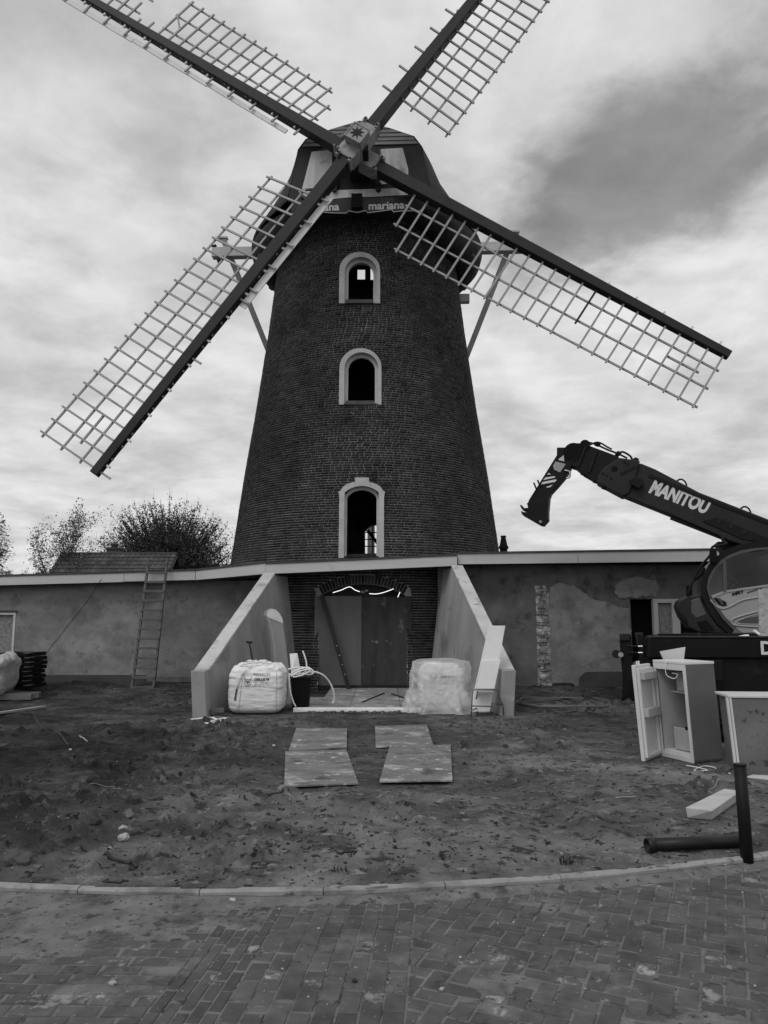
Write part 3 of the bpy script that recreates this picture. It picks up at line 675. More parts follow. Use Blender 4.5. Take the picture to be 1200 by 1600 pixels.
# ------------------------------------------------------------------ cap
CY = R(-2.4)
def cl(x, y, z): return Vector((AX + x * math.cos(CY) - y * math.sin(CY), AY + x * math.sin(CY) + y * math.cos(CY), z))
def cap():
    sec = [(-3.15, 14.50, 1.42, 14.02, 1.68, 13.38, 1.86, 12.42), (-1.7, 15.0, 1.58, 14.5, 2.2, 13.35, 2.98, 12.3), (0, 15.1, 1.75, 14.6, 2.55, 13.5, 3.40, 12.22), (1.8, 14.7, 1.5, 14.2, 2.25, 13.3, 2.95, 12.22), (3.1, 14.4, 1.0, 14.0, 1.5, 13.2, 1.9, 12.25), (3.7, 14.1, .8, 13.8, 1.2, 13.1, 1.45, 12.25)]
    A = np.array(sec); ys = np.linspace(-3.15, 3.7, 25)
    def cr(x, xp, fp): 
        out = []
        for q in x:
            i = min(len(xp) - 2, max(0, int(np.searchsorted(xp, q) - 1))); h = xp[i + 1] - xp[i]; t = (q - xp[i]) / h
            m0 = (fp[i + 1] - fp[max(i - 1, 0)]) / (xp[i + 1] - xp[max(i - 1, 0)]); m1 = (fp[min(i + 2, len(fp) - 1)] - fp[i]) / (xp[min(i + 2, len(fp) - 1)] - xp[i])
            out.append((2 * t ** 3 - 3 * t * t + 1) * fp[i] + (t ** 3 - 2 * t * t + t) * h * m0 + (-2 * t ** 3 + 3 * t * t) * fp[i + 1] + (t ** 3 - t * t) * h * m1)
        return np.array(out)
    S = np.stack([cr(ys, A[:, 0], A[:, c]) for c in range(1, 8)], 1)
    vs = []; prof_n = 0
    for y, (rz, kx, kz, sx, sz, ex, ez) in zip(ys, S):
        half = [(0, rz), (kx * .55, kz + (rz - kz) * .52), (kx, kz), ((kx + sx) / 2 + .07, (kz + sz) / 2 + .03), (sx, sz), ((sx + ex) / 2, (sz + ez) / 2), (ex, ez), (ex - .02, ez - .07)]
        pr = [(-x, z) for x, z in reversed(half)] + half[1:]; prof_n = len(pr)
        vs += [cl(x, y, z) for x, z in pr]
    fs = [(i * prof_n + j, (i + 1) * prof_n + j, (i + 1) * prof_n + j + 1, i * prof_n + j + 1) for i in range(len(ys) - 1) for j in range(prof_n - 1)]
    n = len(ys)
    rear = MB().prism(vs[(n - 1) * prof_n:], (0, -.06, 0)).build('rear_wall', 'cap_roof')
    for u0, u1, v0, v1 in ((558.5, 570.5, 421, 437), (579, 593, 419, 438)):
        p, q = w(u0, v1, AY + 3.68), w(u1, v0, AY + 3.68); ct = MB().b2(p.x, q.x, AY + 3, AY + 4.5, p.z, q.z).build('cut', 'cap_roof')
        md = rear.modifiers.new('b', 'BOOLEAN'); md.object = ct; md.solver = 'EXACT'; dg = bpy.context.evaluated_depsgraph_get(); me = bpy.data.meshes.new_from_object(rear.evaluated_get(dg)); rear.modifiers.clear(); rear.data = me; bpy.data.objects.remove(ct)
    capo = MB().add(vs, fs).build('cap', 'cap_roof', mill, True)
    # underside bowl and its joists
    attach(rear, capo)
    sk = MB().lathe([(3.36, 12.26), (3.40, 12.16), (3.33, 11.9), (3.12, 11.66), (2.72, 11.56), (2.6, 11.7)], (AX, AY), 96)
    sk.v = [(x, y, z + (12.24 - z) * .82 * max(0, min(1, ((AY - y) / math.hypot(x - AX, y - AY) - .62) / .25))) for x, y, z in sk.v]
    sk.build('cap_skirt', 'cap_roof', capo, True)
    for k in range(18):
        a = 2 * math.pi * (k + .5) / 18
        if math.cos(a) > .6: continue
        d = Vector((math.sin(a), -math.cos(a), 0)); c = Vector((AX, AY, 11.75))
        MB().beam(c + d * 2.7, c + d * 3.24 + Vector((0, 0, .07)), .2, .16).build('joist', 'cap_board', capo)
    # front face
    F = -3.16
    YF = AY + F
    def fpoly(pxs, dy, th, name, mat, parent=capo, bevel=0):
        return MB().ext(pxs, YF + dy, th).build(name, mat, parent, bevel=bevel)
    outl = [(0, 14.50), (.78, 14.27), (1.42, 14.02), (1.61, 13.72), (1.68, 13.38), (1.77, 12.9), (1.86, 12.3)]
    pr = [(-x, z) for x, z in reversed(outl)] + outl[1:]
    MB().prism([cl(x, F + .02, z) for x, z in pr], (0, .1, 0)).build('cap_front', 'dark_wood', capo)
    for k in range(6):   # gable boards
        z0, z1 = 13.80 + k * .112, 13.912 + k * .112
        hw = lambda z: max(.06, np.interp(z, [13.72, 14.02, 14.27, 14.50], [1.61, 1.42, .78, 0]) - .05)
        P = [cl(-hw(z0), F - .01, z0), cl(hw(z0), F - .01, z0), cl(hw(z1), F + .012, z1), cl(-hw(z1), F + .012, z1)]
        MB().prism(P, (0, .04, 0)).build('gable_board', 'cap_board', capo)
    fpoly([(487, 237), (519, 234), (521, 291), (472, 295)], -.03, .06, 'front_panel', 'cap_panel'); fpoly([(594, 233), (629, 231), (643, 283), (594, 288)], -.03, .06, 'front_panel', 'cap_panel')
    fpoly([(466, 299), (650, 293), (641, 304), (487, 313)], -.12, .16, 'sill_beam', 'cap_panel')
    for u in (522, 591): fpoly([(u - 5, 286), (u + 5, 286), (u + 4, 296), (u, 299), (u - 4, 296)], -.2, .12, 'bracket', 'dark_wood')
    fpoly([(519, 232), (527, 231), (528, 291), (519, 292)], -.08, .1, 'front_post', 'dark_wood'); fpoly([(586, 231), (594, 231), (594, 289), (586, 290)], -.08, .1, 'front_post', 'dark_wood')
    # name board with its scalloped lower edge
    z6 = 6.316; sc = [(145, 283), (200, 283), (215, 262), (330, 270), (450, 272), (470, 250), (560, 265), (640, 245), (660, 268), (760, 255), (880, 238), (900, 238), (915, 260), (1000, 250), (1150, 250)]
    sp = [(470 + a / z6, 290 + b / z6) for a, b in sc]; left = [(470, 333), (455, 334)]; right = [(660, 328), (672, 327)]
    low = left[::-1] + sp + right
    sb = fpoly(low + [(668, 305), (455, 314)], -.30, .05, 'name_board', 'sign')
    pts = [w(u, v, YF - .315) for u, v in left[::-1] + sp + right[:1]]
    MB().tube(pts, .012, 5).build('edge_line', 'sign_text', sb)
    fpoly([(549, 302), (566, 302), (566, 323), (549, 324)], -.44, .5, 'shaft_beam', 'black')
    YT = YF - .305; rt = Vector((1, 0, .0))
    def word(s, u, v, u1, size, mat, name='lettering', bold=.0):
        a, b = w(u, v, YT), w(u1, v - (u1 - u) * .035, YT); mb = text_mb(s, size, (0, 0, 0), (1, 0, 0), (0, 0, 1), bold, thick=0)
        xs = [p[0] for p in mb.v]; k = (b - a).length / max(.01, max(xs) - min(xs)); x0 = min(xs); d = (b - a).normalized()
        mb.v = [tuple(a + d * (p[0] - x0) * k + Vector((0, -.004, p[2]))) for p in mb.v]; mb.build(name, mat, sb)
    word('mariana', 576, 327.5, 632, .29, 'sign_text', bold=.008); word('zana', 498, 329.5, 530, .29, 'sign_text', bold=.008)
    word('anno', 502, 319.5, 520, .15, 'sign_text_dim'); word('1739', 597, 316.5, 615, .15, 'sign_text_dim')
    # cross beams behind and the tail braces
    a, b = cl(-4.75, .3, 12.62), cl(4.72, .3, 12.62)
    MB().beam(a, b, .26, .3).build('cross_beam', 'beam_white', mill, bevel=.015)
    MB().beam(a + Vector((.05, -.12, .22)), a + Vector((.2, .2, -.2)), .12, .1).build('beam_end_clamp', 'dark_wood', mill)
    MB().beam(cl(-3.0, 1.4, 11.5), cl(3.12, 1.4, 11.5), .22, .26).build('cross_beam', 'beam_white', mill, bevel=.015)
    for s in (-1, 1):
        top = cl(s * 4.42, .25, 13.05); bot = Vector((AX + s * .2, AY + 6.3, 2.6))
        MB().beam(top, bot, .17, .15, (0, 1, 0)).build('tail_brace', 'beam_white', mill, bevel=.012)
        MB().beam(top + Vector((-.14, 0, .03)), top + Vector((.14, 0, .03)), .18, .05).build('brace_cap', 'beam_white', mill)
    MB().beam(cl(0, 3.2, 12.6), (AX, AY + 6.6, 1.2), .3, .3, wd2=.24, dp2=.24).build('tail_pole', 'beam_white', mill)
cap()

# ------------------------------------------------------------------ sails
YAW, TAU, PHI, SL = -.029, .139, .982, 10.24
HUB = Vector((-.637, 17.601, 13.178)); DB = .461; A0, A1, SW, R0 = -.215, .038, 1.545, 1.765
NV = Vector((math.sin(YAW) * math.cos(TAU), -math.cos(YAW) * math.cos(TAU), math.sin(TAU)))
E1 = Vector((0, 0, 1)).cross(NV).normalized(); E2 = NV.cross(E1)
def sails():
    MB().beam(HUB + NV * .1, HUB - NV * 3.0, .5, .5, tuple(E2)).build('windshaft', 'dark_wood', mill)
    a = PHI; r0v = E1 * math.cos(a) + E2 * math.sin(a); t0v = E1 * math.sin(a) - E2 * math.cos(a)
    M3 = Matrix((r0v, t0v, NV)).transposed()
    head = MB().box(HUB + NV * -.12, (.44, .46, 1.1), M3).build('shaft_head', 'iron', mill, bevel=.03)
    head['label'] = 'cast iron shaft head with a star on its face'
    fc = HUB + NV * .431; st = [fc + (r0v * math.cos(k * math.pi / 8 + .2) + t0v * math.sin(k * math.pi / 8 + .2)) * (.175 if k % 2 == 0 else .08) for k in range(16)]
    MB().prism(st, NV * .012).build('star', 'star', head)
    ring = MB()
    for sgn in (-1, 1):
        ring.box(fc + r0v * .215 * sgn, (.03, .47, .03), M3); ring.box(fc + t0v * .22 * sgn, (.40, .03, .03), M3)
    ring.build('face_rim', 'iron', head)
    de = (0, -.031, 0, .014)
    for k in range(4):
        a = PHI + k * math.pi / 2 + de[k]; rv = E1 * math.cos(a) + E2 * math.sin(a); tv = E1 * math.sin(a) - E2 * math.cos(a)
        o = HUB - (NV * DB if k % 2 else Vector((0, 0, 0)))
        Mk = Matrix((rv, tv, NV)).transposed()
        # socket collar with clamps
        MB().box(o + rv * .37, (.36, .43, .42), Mk).build('socket', 'iron', head, bevel=.02)
        for s in (-1, 1): MB().box(o + rv * .58 + tv * .18 * s + NV * .06, (.14, .07, .38), Mk).build('clamp', 'iron', head, bevel=.01); MB().box(o + rv * .58 + tv * .18 * s + NV * .254, (.05, .05, .02), Mk).build('clamp_bolt', 'iron_dark', head)
        stock = MB().beam(o + rv * .5, o + rv * SL, .36, .36, tuple(tv), .235, .2); 
        q = lambda r_, W, D: [o + rv * r_ + tv * W / 2 * i + NV * D / 2 * j for i, j in ((-1, -1), (1, -1), (1, 1), (-1, 1))]
        stock = MB().hexa(q(.3, .31, .32), q(SL, .19, .17))
        so_ = stock.build('sail', 'dark_wood', mill, bevel=.012)
        so_['label'] = ['upper right sail', 'broken upper left sail', 'lower left sail', 'lower right sail'][k]
        def bar_pt(r_, s):
            al = A0 + (A1 - A0) * (r_ - R0) / (SL - R0); return o + rv * r_ + (tv * math.cos(al) + NV * math.sin(al)) * s
        n = 24; rs = [R0 + (SL - .12 - R0) * i / (n - 1) for i in range(n)]
        fr = (.46, 1.0, 1.545)
        for i, r_ in enumerate(rs):
            ext = SW + .09; lead = -.14
            mat = 'sail_lath'
            if i == 0 and k in (1, 3): ext = fr[1] + .07
            if k == 3 and i == 14: ext = fr[1] + .12; mat = 'stick'
            if k == 0 and i % 2 == 0: lead = -.46
            if k == 2 and (i < 9 and i % 2 == 0 or i in (9, 14, 23)): lead = -.36
            if k == 1:
                if i in (15, 16): ext = .42 if i == 15 else .3
                if i == 17: ext = .75
                if i > 17: ext = fr[1] + .1
                if i % 2 == 0: lead = -.42
            j = random.uniform(-.012, .012)
            MB().beam(bar_pt(r_ + j, lead), bar_pt(r_, ext), .047, .04, tuple(NV)).build('sail_bar', mat, so_)
        for c, s in enumerate(fr):
            spans = [(0, 23)]
            if k in (1, 3) and c == 2: spans = [(1, 23)]
            if k == 1: spans = [(1 if c == 2 else 0, 14)] + ([(16.8, 23)] if c < 2 else [])
            if k == 3 and c == 2: spans = [(1, 23)]
            for i0, i1 in spans:
                ra, rb = np.interp([i0, i1], range(n), rs); ra -= .1; rb += .1; steps = 8
                mb = MB()
                for t in range(steps):
                    p, q_ = ra + (rb - ra) * t / steps, ra + (rb - ra) * (t + 1) / steps
                    mb.beam(bar_pt(p, s) - NV * .05, bar_pt(q_, s) - NV * .05, .044, .036, tuple(NV))
                mb.build('sail_lath', 'sail_lath', so_)
        if k in (2, 3): MB().beam(bar_pt(rs[20], .74) - NV * .05, bar_pt(rs[22] + .1, .74) - NV * .05, .045, .04, tuple(NV)).build('sail_lath', 'sail_lath', so_)
        if k == 1: MB().beam(bar_pt(rs[14] + .05, 1.02), bar_pt(rs[13] - .02, .62), .045, .04, tuple(NV)).build('broken_lath', 'sail_lath', so_)
        # wind boards on the leading side
        if k == 2: MB().beam(o + rv * 1.6 - tv * .265 - NV * .03, o + rv * 5.15 - tv * .26 - NV * .03, .17, .03, tuple(NV)).build('wind_board', 'sail_board', so_)
        if k == 1:
            ra = 2.05
            while ra < 9.9:
                MB().beam(o + rv * ra - tv * .37 - NV * .03, o + rv * min(ra + 2.6, 9.95) - tv * .345 - NV * .03, .13, .03, tuple(NV)).build('wind_board', 'sail_board', so_); ra += 2.62
        for i in range(0, n, 2):   # wedges that pin the bars
            p = o + rv * (rs[i] + .17) + NV * .02 - tv * .16
            MB().box(p, (.05, .09, .05), Mk).build('wedge', 'sail_board', so_)
sails()
#PART4
# ================================================================== the low buildings beside the tower
def osb_parts(): pass
def wings():
    # ---- left wing
    L = thing('outbuilding', 'low plastered wing with flat roof left of the tower', 'building', (-8, 18.3, 0))
    Yw = 18.3; wx0, wx1 = -13.5, -2.5
    wl_, wr_ = w(-75, 960, Yw).x, w(25, 960, Yw).x; wt, wb = w(10, 957, Yw).z, w(10, 1042, Yw).z
    top = 2.5
    mb = MB()
    mb.b2(wx0, wl_, Yw, Yw + .3, .25, top); mb.b2(wl_, wr_, Yw, Yw + .3, .25, wb); mb.b2(wl_, wr_, Yw, Yw + .3, wt, top)
    wall = mb.build('wall', 'plaster', L)
    # main stretch of plaster as a gently uneven sheet with real depth
    nx, nz = 90, 34; vs = []; fs = []
    for j in range(nz + 1):
        for i in range(nx + 1):
            x = wr_ + (wx1 - wr_) * i / nx; z = .25 + (top - .25) * j / nz
            y = Yw + .02 * (mnoise.fractal(Vector((x * .8, z * 1.1, 3)), 1, 2, 4) * .5); vs.append((x, y if 0 < i < nx else Yw, z))
    n0 = len(vs); fs = [(j * (nx + 1) + i, j * (nx + 1) + i + 1, (j + 1) * (nx + 1) + i + 1, (j + 1) * (nx + 1) + i) for j in range(nz) for i in range(nx)]
    MB().add(vs, fs).build('plaster_face', 'plaster', wall, True)
    MB().b2(wr_ + .001, wx1, Yw + .05, Yw + .3, .2, top).build('wall_core', 'plaster', wall)
    px = w(228, 1060, Yw).x
    MB().b2(wx0, px, Yw - .03, Yw + .02, -.2, .3).build('plinth', 'plinth', L, bevel=.01); MB().b2(px + .002, wx1, Yw + .0, Yw + .05, -.2, .27).build('plinth', 'plaster_dark', L)
    MB().b2(wx0, wx0 + .3, Yw + .31, 24, -.2, top).build('side_wall', 'plaster', L); MB().b2(wx0, wx1, 23.7, 24, -.2, top).build('rear_wall', 'plaster', L)
    wn_ = MB().b2(wl_ + .02, wr_ - .02, Yw + .06, Yw + .075, wb, wt).build('window', 'osb', L); wn_['label'] = 'window boarded with chipboard'
    fr = MB(); f = .055
    fr.b2(wr_ - f, wr_, Yw - .015, Yw + .09, wb, wt); fr.b2(wl_, wl_ + f, Yw - .015, Yw + .09, wb, wt); fr.b2(wl_ + f, wr_ - f, Yw - .015, Yw + .09, wt - f, wt); fr.build('frame', 'fascia', wn_, bevel=.004)
    MB().b2(wl_ - .05, wr_ + .06, Yw - .05, Yw + .08, wb - .06, wb - .002).build('sill', 'stone_trim', wn_, bevel=.005); MB().b2(wl_, wr_ + .03, Yw - .03, Yw + .02, wt + .002, wt + .05).build('lintel', 'trim_dark', wn_)
    def fas(a, b, za0, za1, zb0, zb1, parent, th=.035):
        a, b = Vector(a), Vector(b); d = (b - a).normalized(); nrm = Vector((d.y, -d.x)) * -1
        P = [(a.x, a.y, za0), (b.x, b.y, zb0), (b.x, b.y, zb1), (a.x, a.y, za1)]
        o = MB().prism(P, (nrm.x * th, nrm.y * th, 0)).build('fascia', 'fascia', parent, bevel=.004)
        T = [(a.x - nrm.x * .02, a.y - nrm.y * .02, za1 + .002), (b.x - nrm.x * .02, b.y - nrm.y * .02, zb1 + .002), (b.x - nrm.x * .02, b.y - nrm.y * .02, zb1 + .045), (a.x - nrm.x * .02, a.y - nrm.y * .02, za1 + .045)]
        MB().prism(T, (nrm.x * .12, nrm.y * .12, 0)).build('edge_trim', 'trim_dark', o)
    s = (2.704 - 2.570) / (4.535)
    zl = lambda x: 2.57 + (x + 8.93) * s
    for xa, xb in ((-13.6, -9.42), (-9.412, -6.05), (-6.042, -4.394)): fas((xa, 17.9), (xb, 17.9), zl(xa) - .2, zl(xa), zl(xb) - .21, zl(xb), L)
    fas((-4.384, 17.898), (-2.63, 17.005), 2.49, 2.704, 2.585, 2.823, L)
    def slab(pts, th, name, mat, parent): 
        n = len(pts); return MB().add([(x, y, z) for x, y, z in pts] + [(x, y, z - th) for x, y, z in pts], [tuple(range(n)), tuple(range(2 * n - 1, n - 1, -1))] + [(i, i + n, (i + 1) % n + n, (i + 1) % n) for i in range(n)]).build(name, mat, parent)
    slab([(-13.6, 17.95, zl(-13.6) - .02), (-4.39, 17.95, 2.68), (-2.63, 17.06, 2.79), (-2.4, 24.1, 2.8), (-13.6, 24.1, zl(-13.6) - .02)], .1, 'roof', 'roofing', L)
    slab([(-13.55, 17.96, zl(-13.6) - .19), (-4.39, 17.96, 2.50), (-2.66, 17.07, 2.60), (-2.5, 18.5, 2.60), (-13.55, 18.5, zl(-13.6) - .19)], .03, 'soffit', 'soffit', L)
    # ---- canopy over the entrance
    Cn = thing('entrance_canopy', 'pale fascia and flat roof spanning the tower entrance', 'canopy', (-.5, 17.2, 2.6))
    fas((-2.62, 17.0), (1.62, 17.0), 2.583, 2.80, 2.767, 2.985, Cn)
    slab([(-2.6, 17.05, 2.77), (1.6, 17.05, 2.955), (1.6, 19.2, 2.955), (-2.6, 19.2, 2.77)], .1, 'roof', 'roofing', Cn)
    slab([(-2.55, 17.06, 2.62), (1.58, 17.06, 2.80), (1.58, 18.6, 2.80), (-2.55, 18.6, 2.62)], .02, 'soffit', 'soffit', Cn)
    # ---- right wing
    Rg = thing('outbuilding', 'low patchily plastered wing with flat roof right of the tower', 'building', (7, 17.6, 0))
    Yr = 17.6; x0, x1 = 1.25, 14.0; xs0, xs1 = w(841, 1000, Yr).x, w(859, 1000, Yr).x
    o0, o1 = w(986, 960, Yr).x, w(1112, 960, Yr).x; ot, ob = w(1000, 936, Yr).z, .62
    top = 2.83
    def sheet(xa, xb, za, zb, name, mat, parent, y0=Yr, amp=.022, seed=0):
        nx = max(2, int((xb - xa) / .09)); nz = max(2, int((zb - za) / .09)); vs = []
        for j in range(nz + 1):
            for i in range(nx + 1):
                x = xa + (xb - xa) * i / nx; z = za + (zb - za) * j / nz; vs.append((x, y0 + amp * .5 * mnoise.fractal(Vector((x * .9, z * 1.2, seed)), 1, 2, 4), z))
        fs = [(j * (nx + 1) + i, j * (nx + 1) + i + 1, (j + 1) * (nx + 1) + i + 1, (j + 1) * (nx + 1) + i) for j in range(nz) for i in range(nx)]
        return MB().add(vs, fs).build(name, mat, parent, True)
    core = MB(); core.b2(x0, o0, Yr + .05, Yr + .35, -.2, top); core.b2(o0, o1, Yr + .05, Yr + .35, -.2, ob); core.b2(o0, o1, Yr + .05, Yr + .35, ot, top); core.b2(o1, x1, Yr + .05, Yr + .35, -.2, top)
    wall = core.build('wall', 'plaster', Rg)
    sheet(x0, o0, -.2, top, 'plaster_face', 'plaster_dark', wall, Yr + .02)['label'] = 'darker plaster beside the entrance'  # this stretch of the wall gets a darker plaster tone
    zt = w(900, 915, Yr).z
    def patch(px, name, seed, th=.018):      # newer coat with a ragged edge
        P = []
        for i in range(len(px)):
            a, b = Vector(px[i]), Vector(px[(i + 1) % len(px)]); m = max(1, int((b - a).length / 3))
            for k in range(m): q = a.lerp(b, k / m); r = 3.2 * mnoise.fractal(Vector((q.x * .09, q.y * .09, seed)), 1, 2, 5); P.append(w(q.x + r, q.y + 3.0 * mnoise.fractal(Vector((q.x * .11, q.y * .11, seed + 9)), 1, 2, 5), Yr - th + .012))
        MB().prism(P, (0, th + .03, 0)).build(name, 'plaster', wall)
    patch([(861, 1084), (860, 1000), (857, 945), (860, 918), (874, 912), (898, 914), (912, 925), (926, 936), (948, 941), (966, 948), (985, 950), (985, 1084)], 'plaster_patch', 2)
    patch([(959, 926), (962, 914), (975, 906), (990, 901), (1004, 903), (1024, 906), (1030, 918), (1026, 931), (985, 934), (968, 933)], 'plaster_patch', 7); None
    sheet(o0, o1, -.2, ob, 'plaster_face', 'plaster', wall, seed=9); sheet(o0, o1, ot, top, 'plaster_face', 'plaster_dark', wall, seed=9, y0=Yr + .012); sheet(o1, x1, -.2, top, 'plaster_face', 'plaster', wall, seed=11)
    pts = [(904, 1075), (906, 1058), (915, 1050), (990, 1049), (1200, 1049), (1200, 1082), (905, 1082)]
    MB().ext(pts, Yr - .03, .04).build('plinth', 'plinth', Rg)
    # strip of bared masonry
    zz = 0.02; k = 0
    while zz < 2.28:
        h = random.uniform(.05, .1); x = xs0 + random.uniform(-.05, .03) - (zz - 1) * .03; xe = xs1 + random.uniform(-.05, .04) - (zz - 1) * .03
        while x < xe:
            L_ = random.uniform(.09, .2); e = min(x + L_, xe)
            if e - x > .035:
                c = MB(); y = Yr - random.uniform(-.01, .035); c.hexa([(x + .004, y, zz), (e - .004, y, zz + random.uniform(-.008, .008)), (e - .004, Yr + .07, zz), (x + .004, Yr + .07, zz)], [(x + .004 + random.uniform(0, .012), y + random.uniform(-.012, .012), zz + h - .01), (e - .004 - random.uniform(0, .012), y + random.uniform(-.012, .012), zz + h - .006), (e - .004, Yr + .07, zz + h - .006), (x + .004, Yr + .07, zz + h - .01)])
                c.build('brick', 'old_brick', wall, bevel=.006, seg=1)
            x = e
        zz += h
    MB().b2(xs0 - .03, xs1 + .02, Yr + .006, Yr + .06, 0, 2.25).build('rubble_backing', 'old_brick', wall)
    # window: black open half, white frame with chipboard
    m0, m1 = w(1021, 960, Yr).x, w(1027, 960, Yr).x; e0, e1 = w(1050, 960, Yr).x, w(1062, 960, Yr).x
    wn2 = MB(); wn2.b2(m0, m1 + .02, Yr - .02, Yr + .12, ob, ot); wn2.b2(e0, e1, Yr - .02, Yr + .12, ob, ot); wn2.b2(m1 + .02, e0, Yr - .02, Yr + .12, ot - .09, ot); wn2.b2(m1 + .02, e0, Yr - .02, Yr + .12, ob, ob + .09)
    wo = wn2.build('window', 'frame_white', Rg, bevel=.006); wo['label'] = 'white window frame filled with chipboard beside a dark opening'
    MB().b2(m1 + .02, e0, Yr + .04, Yr + .055, ob + .09, ot - .09).build('chipboard', 'osb', wo)
    MB().b2(o0, o1, Yr + .36, Yr + .4, ob - .1, ot + .1).build('inner_panel', 'black', wo)
    fr = lambda x: 3.03 + (x - 1.64) * .0156
    for xa, xb in ((1.645, 4.32), (4.328, 7.9), (7.908, 14.1)): fas((xa, 17.1), (xb, 17.1), fr(xa) - .225 - (xa - 1.6) * .004, fr(xa), fr(xb) - .225 - (xb - 1.6) * .004, fr(xb), Rg)
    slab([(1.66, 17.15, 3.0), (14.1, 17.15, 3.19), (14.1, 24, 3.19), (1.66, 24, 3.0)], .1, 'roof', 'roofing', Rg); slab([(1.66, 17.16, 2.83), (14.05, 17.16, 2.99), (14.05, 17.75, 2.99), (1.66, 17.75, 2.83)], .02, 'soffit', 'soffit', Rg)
    MB().b2(x1 - .3, x1, Yr + .36, 24, -.2, top).build('side_wall', 'plaster', Rg); MB().b2(x0 + 2.5, x1, 23.7, 24, -.2, top).build('rear_wall', 'plaster', Rg)
    # flues
    c = w(787, 862, 20.0); f1 = thing('flue', 'dark tapered chimney pot on the right roof against the tower', 'flue', (c.x, 20, 3.0))
    MB().lathe([(.001, 3.0), (.1, 3.0), (.1, 3.42), (.001, 3.42)], (c.x, 20), 16).build('pipe', 'black', f1); MB().lathe([(.001, 3.40), (.13, 3.40), (.13, 3.46), (.105, 3.47), (.06, 3.70), (.075, 3.71), (.07, 3.74), (.001, 3.74)], (c.x, 20), 16).build('cowl', 'black', f1)
    c = w(932, 860, 20.0); f2 = thing('roof_vent', 'small dark capped vent on the right roof', 'vent', (c.x, 20, 3.0))
    MB().lathe([(.001, 3.0), (.085, 3.0), (.085, 3.22), (.001, 3.22)], (c.x, 20), 14).build('pipe', 'black', f2); MB().lathe([(.001, 3.20), (.12, 3.20), (.12, 3.23), (.09, 3.27), (.001, 3.27)], (c.x, 20), 14).build('cap', 'black', f2)
    c = w(303, 885, 20.5); f3 = thing('roof_vent', 'low box vent on the left roof below the big tree', 'vent', (c.x, 20.5, 2.7))
    MB().b2(c.x - .13, c.x + .13, 20.4, 20.65, 2.6, 2.92).build('housing', 'trim_dark', f3); MB().b2(c.x - .18, c.x + .18, 20.36, 20.7, 2.93, 2.97).build('cap', 'black', f3)
wings()
def entrance_walls():
    for s, name in ((-1, 'left'), (1, 'right')):
        xf, xr, yf, yr = (-2.96, -1.92, 13.45, 17.75) if s < 0 else (1.96, 1.0, 13.6, 17.75)
        T = .2; zf, zt, yt = .70, 2.56 if s < 0 else 2.72, 16.95
        E_ = thing('entrance_wall', 'rendered sloping wall with pale coping on the %s of the tower entrance' % name, 'wall', (xf, yf, 0), 'sloping walls flanking the entrance')
        N = 16; vs = []; cop = []
        ys = [yf + (yt - yf) * i / N for i in range(N + 1)] + [yr]
        for y in ys:
            f = (y - yf) / (yr - yf); x = xf + (xr - xf) * f; z = zf + (zt - zf) * min(1, (y - yf) / (yt - yf)); ln = s * .12
            vs += [(x - s * 0, y, -.1), (x + s * T, y, -.1), (x + s * T + ln * z, y, z), (x + ln * z, y, z)]
            if y <= yt + 1e-6: cop += [(x + ln * z - s * .025, y, z + .003), (x + s * (T + .025) + ln * z, y, z + .003), (x + s * (T + .025) + ln * z, y, z + .055), (x + ln * z - s * .025, y, z + .055)]
        def loft(v): 
            n = len(v) // 4; f = [(i * 4 + j, i * 4 + (j + 1) % 4, (i + 1) * 4 + (j + 1) % 4, (i + 1) * 4 + j) for i in range(n - 1) for j in range(4)]; return f + [(3, 2, 1, 0), tuple((n - 1) * 4 + j for j in range(4))]
        MB().add(vs, loft(vs)).build('wall_body', 'wall_render', E_)
        o = MB().add(cop, loft(cop)).build('coping', 'coping', E_, bevel=.006)
        # pier at the low end
        x = xf; p = [(x - s * .015, yf - .34), (x + s * (T + .02), yf - .34), (x + s * (T + .02), yf + .02), (x - s * .015, yf + .02)]; zt2 = zf + .06
        MB().hexa([(a, b, -.1) for a, b in p], [(a + s * .06, b, zt2 - (.0 if i < 2 else -.0)) for i, (a, b) in enumerate(p)]).build('pier', 'wall_render', E_, bevel=.01)
entrance_walls()

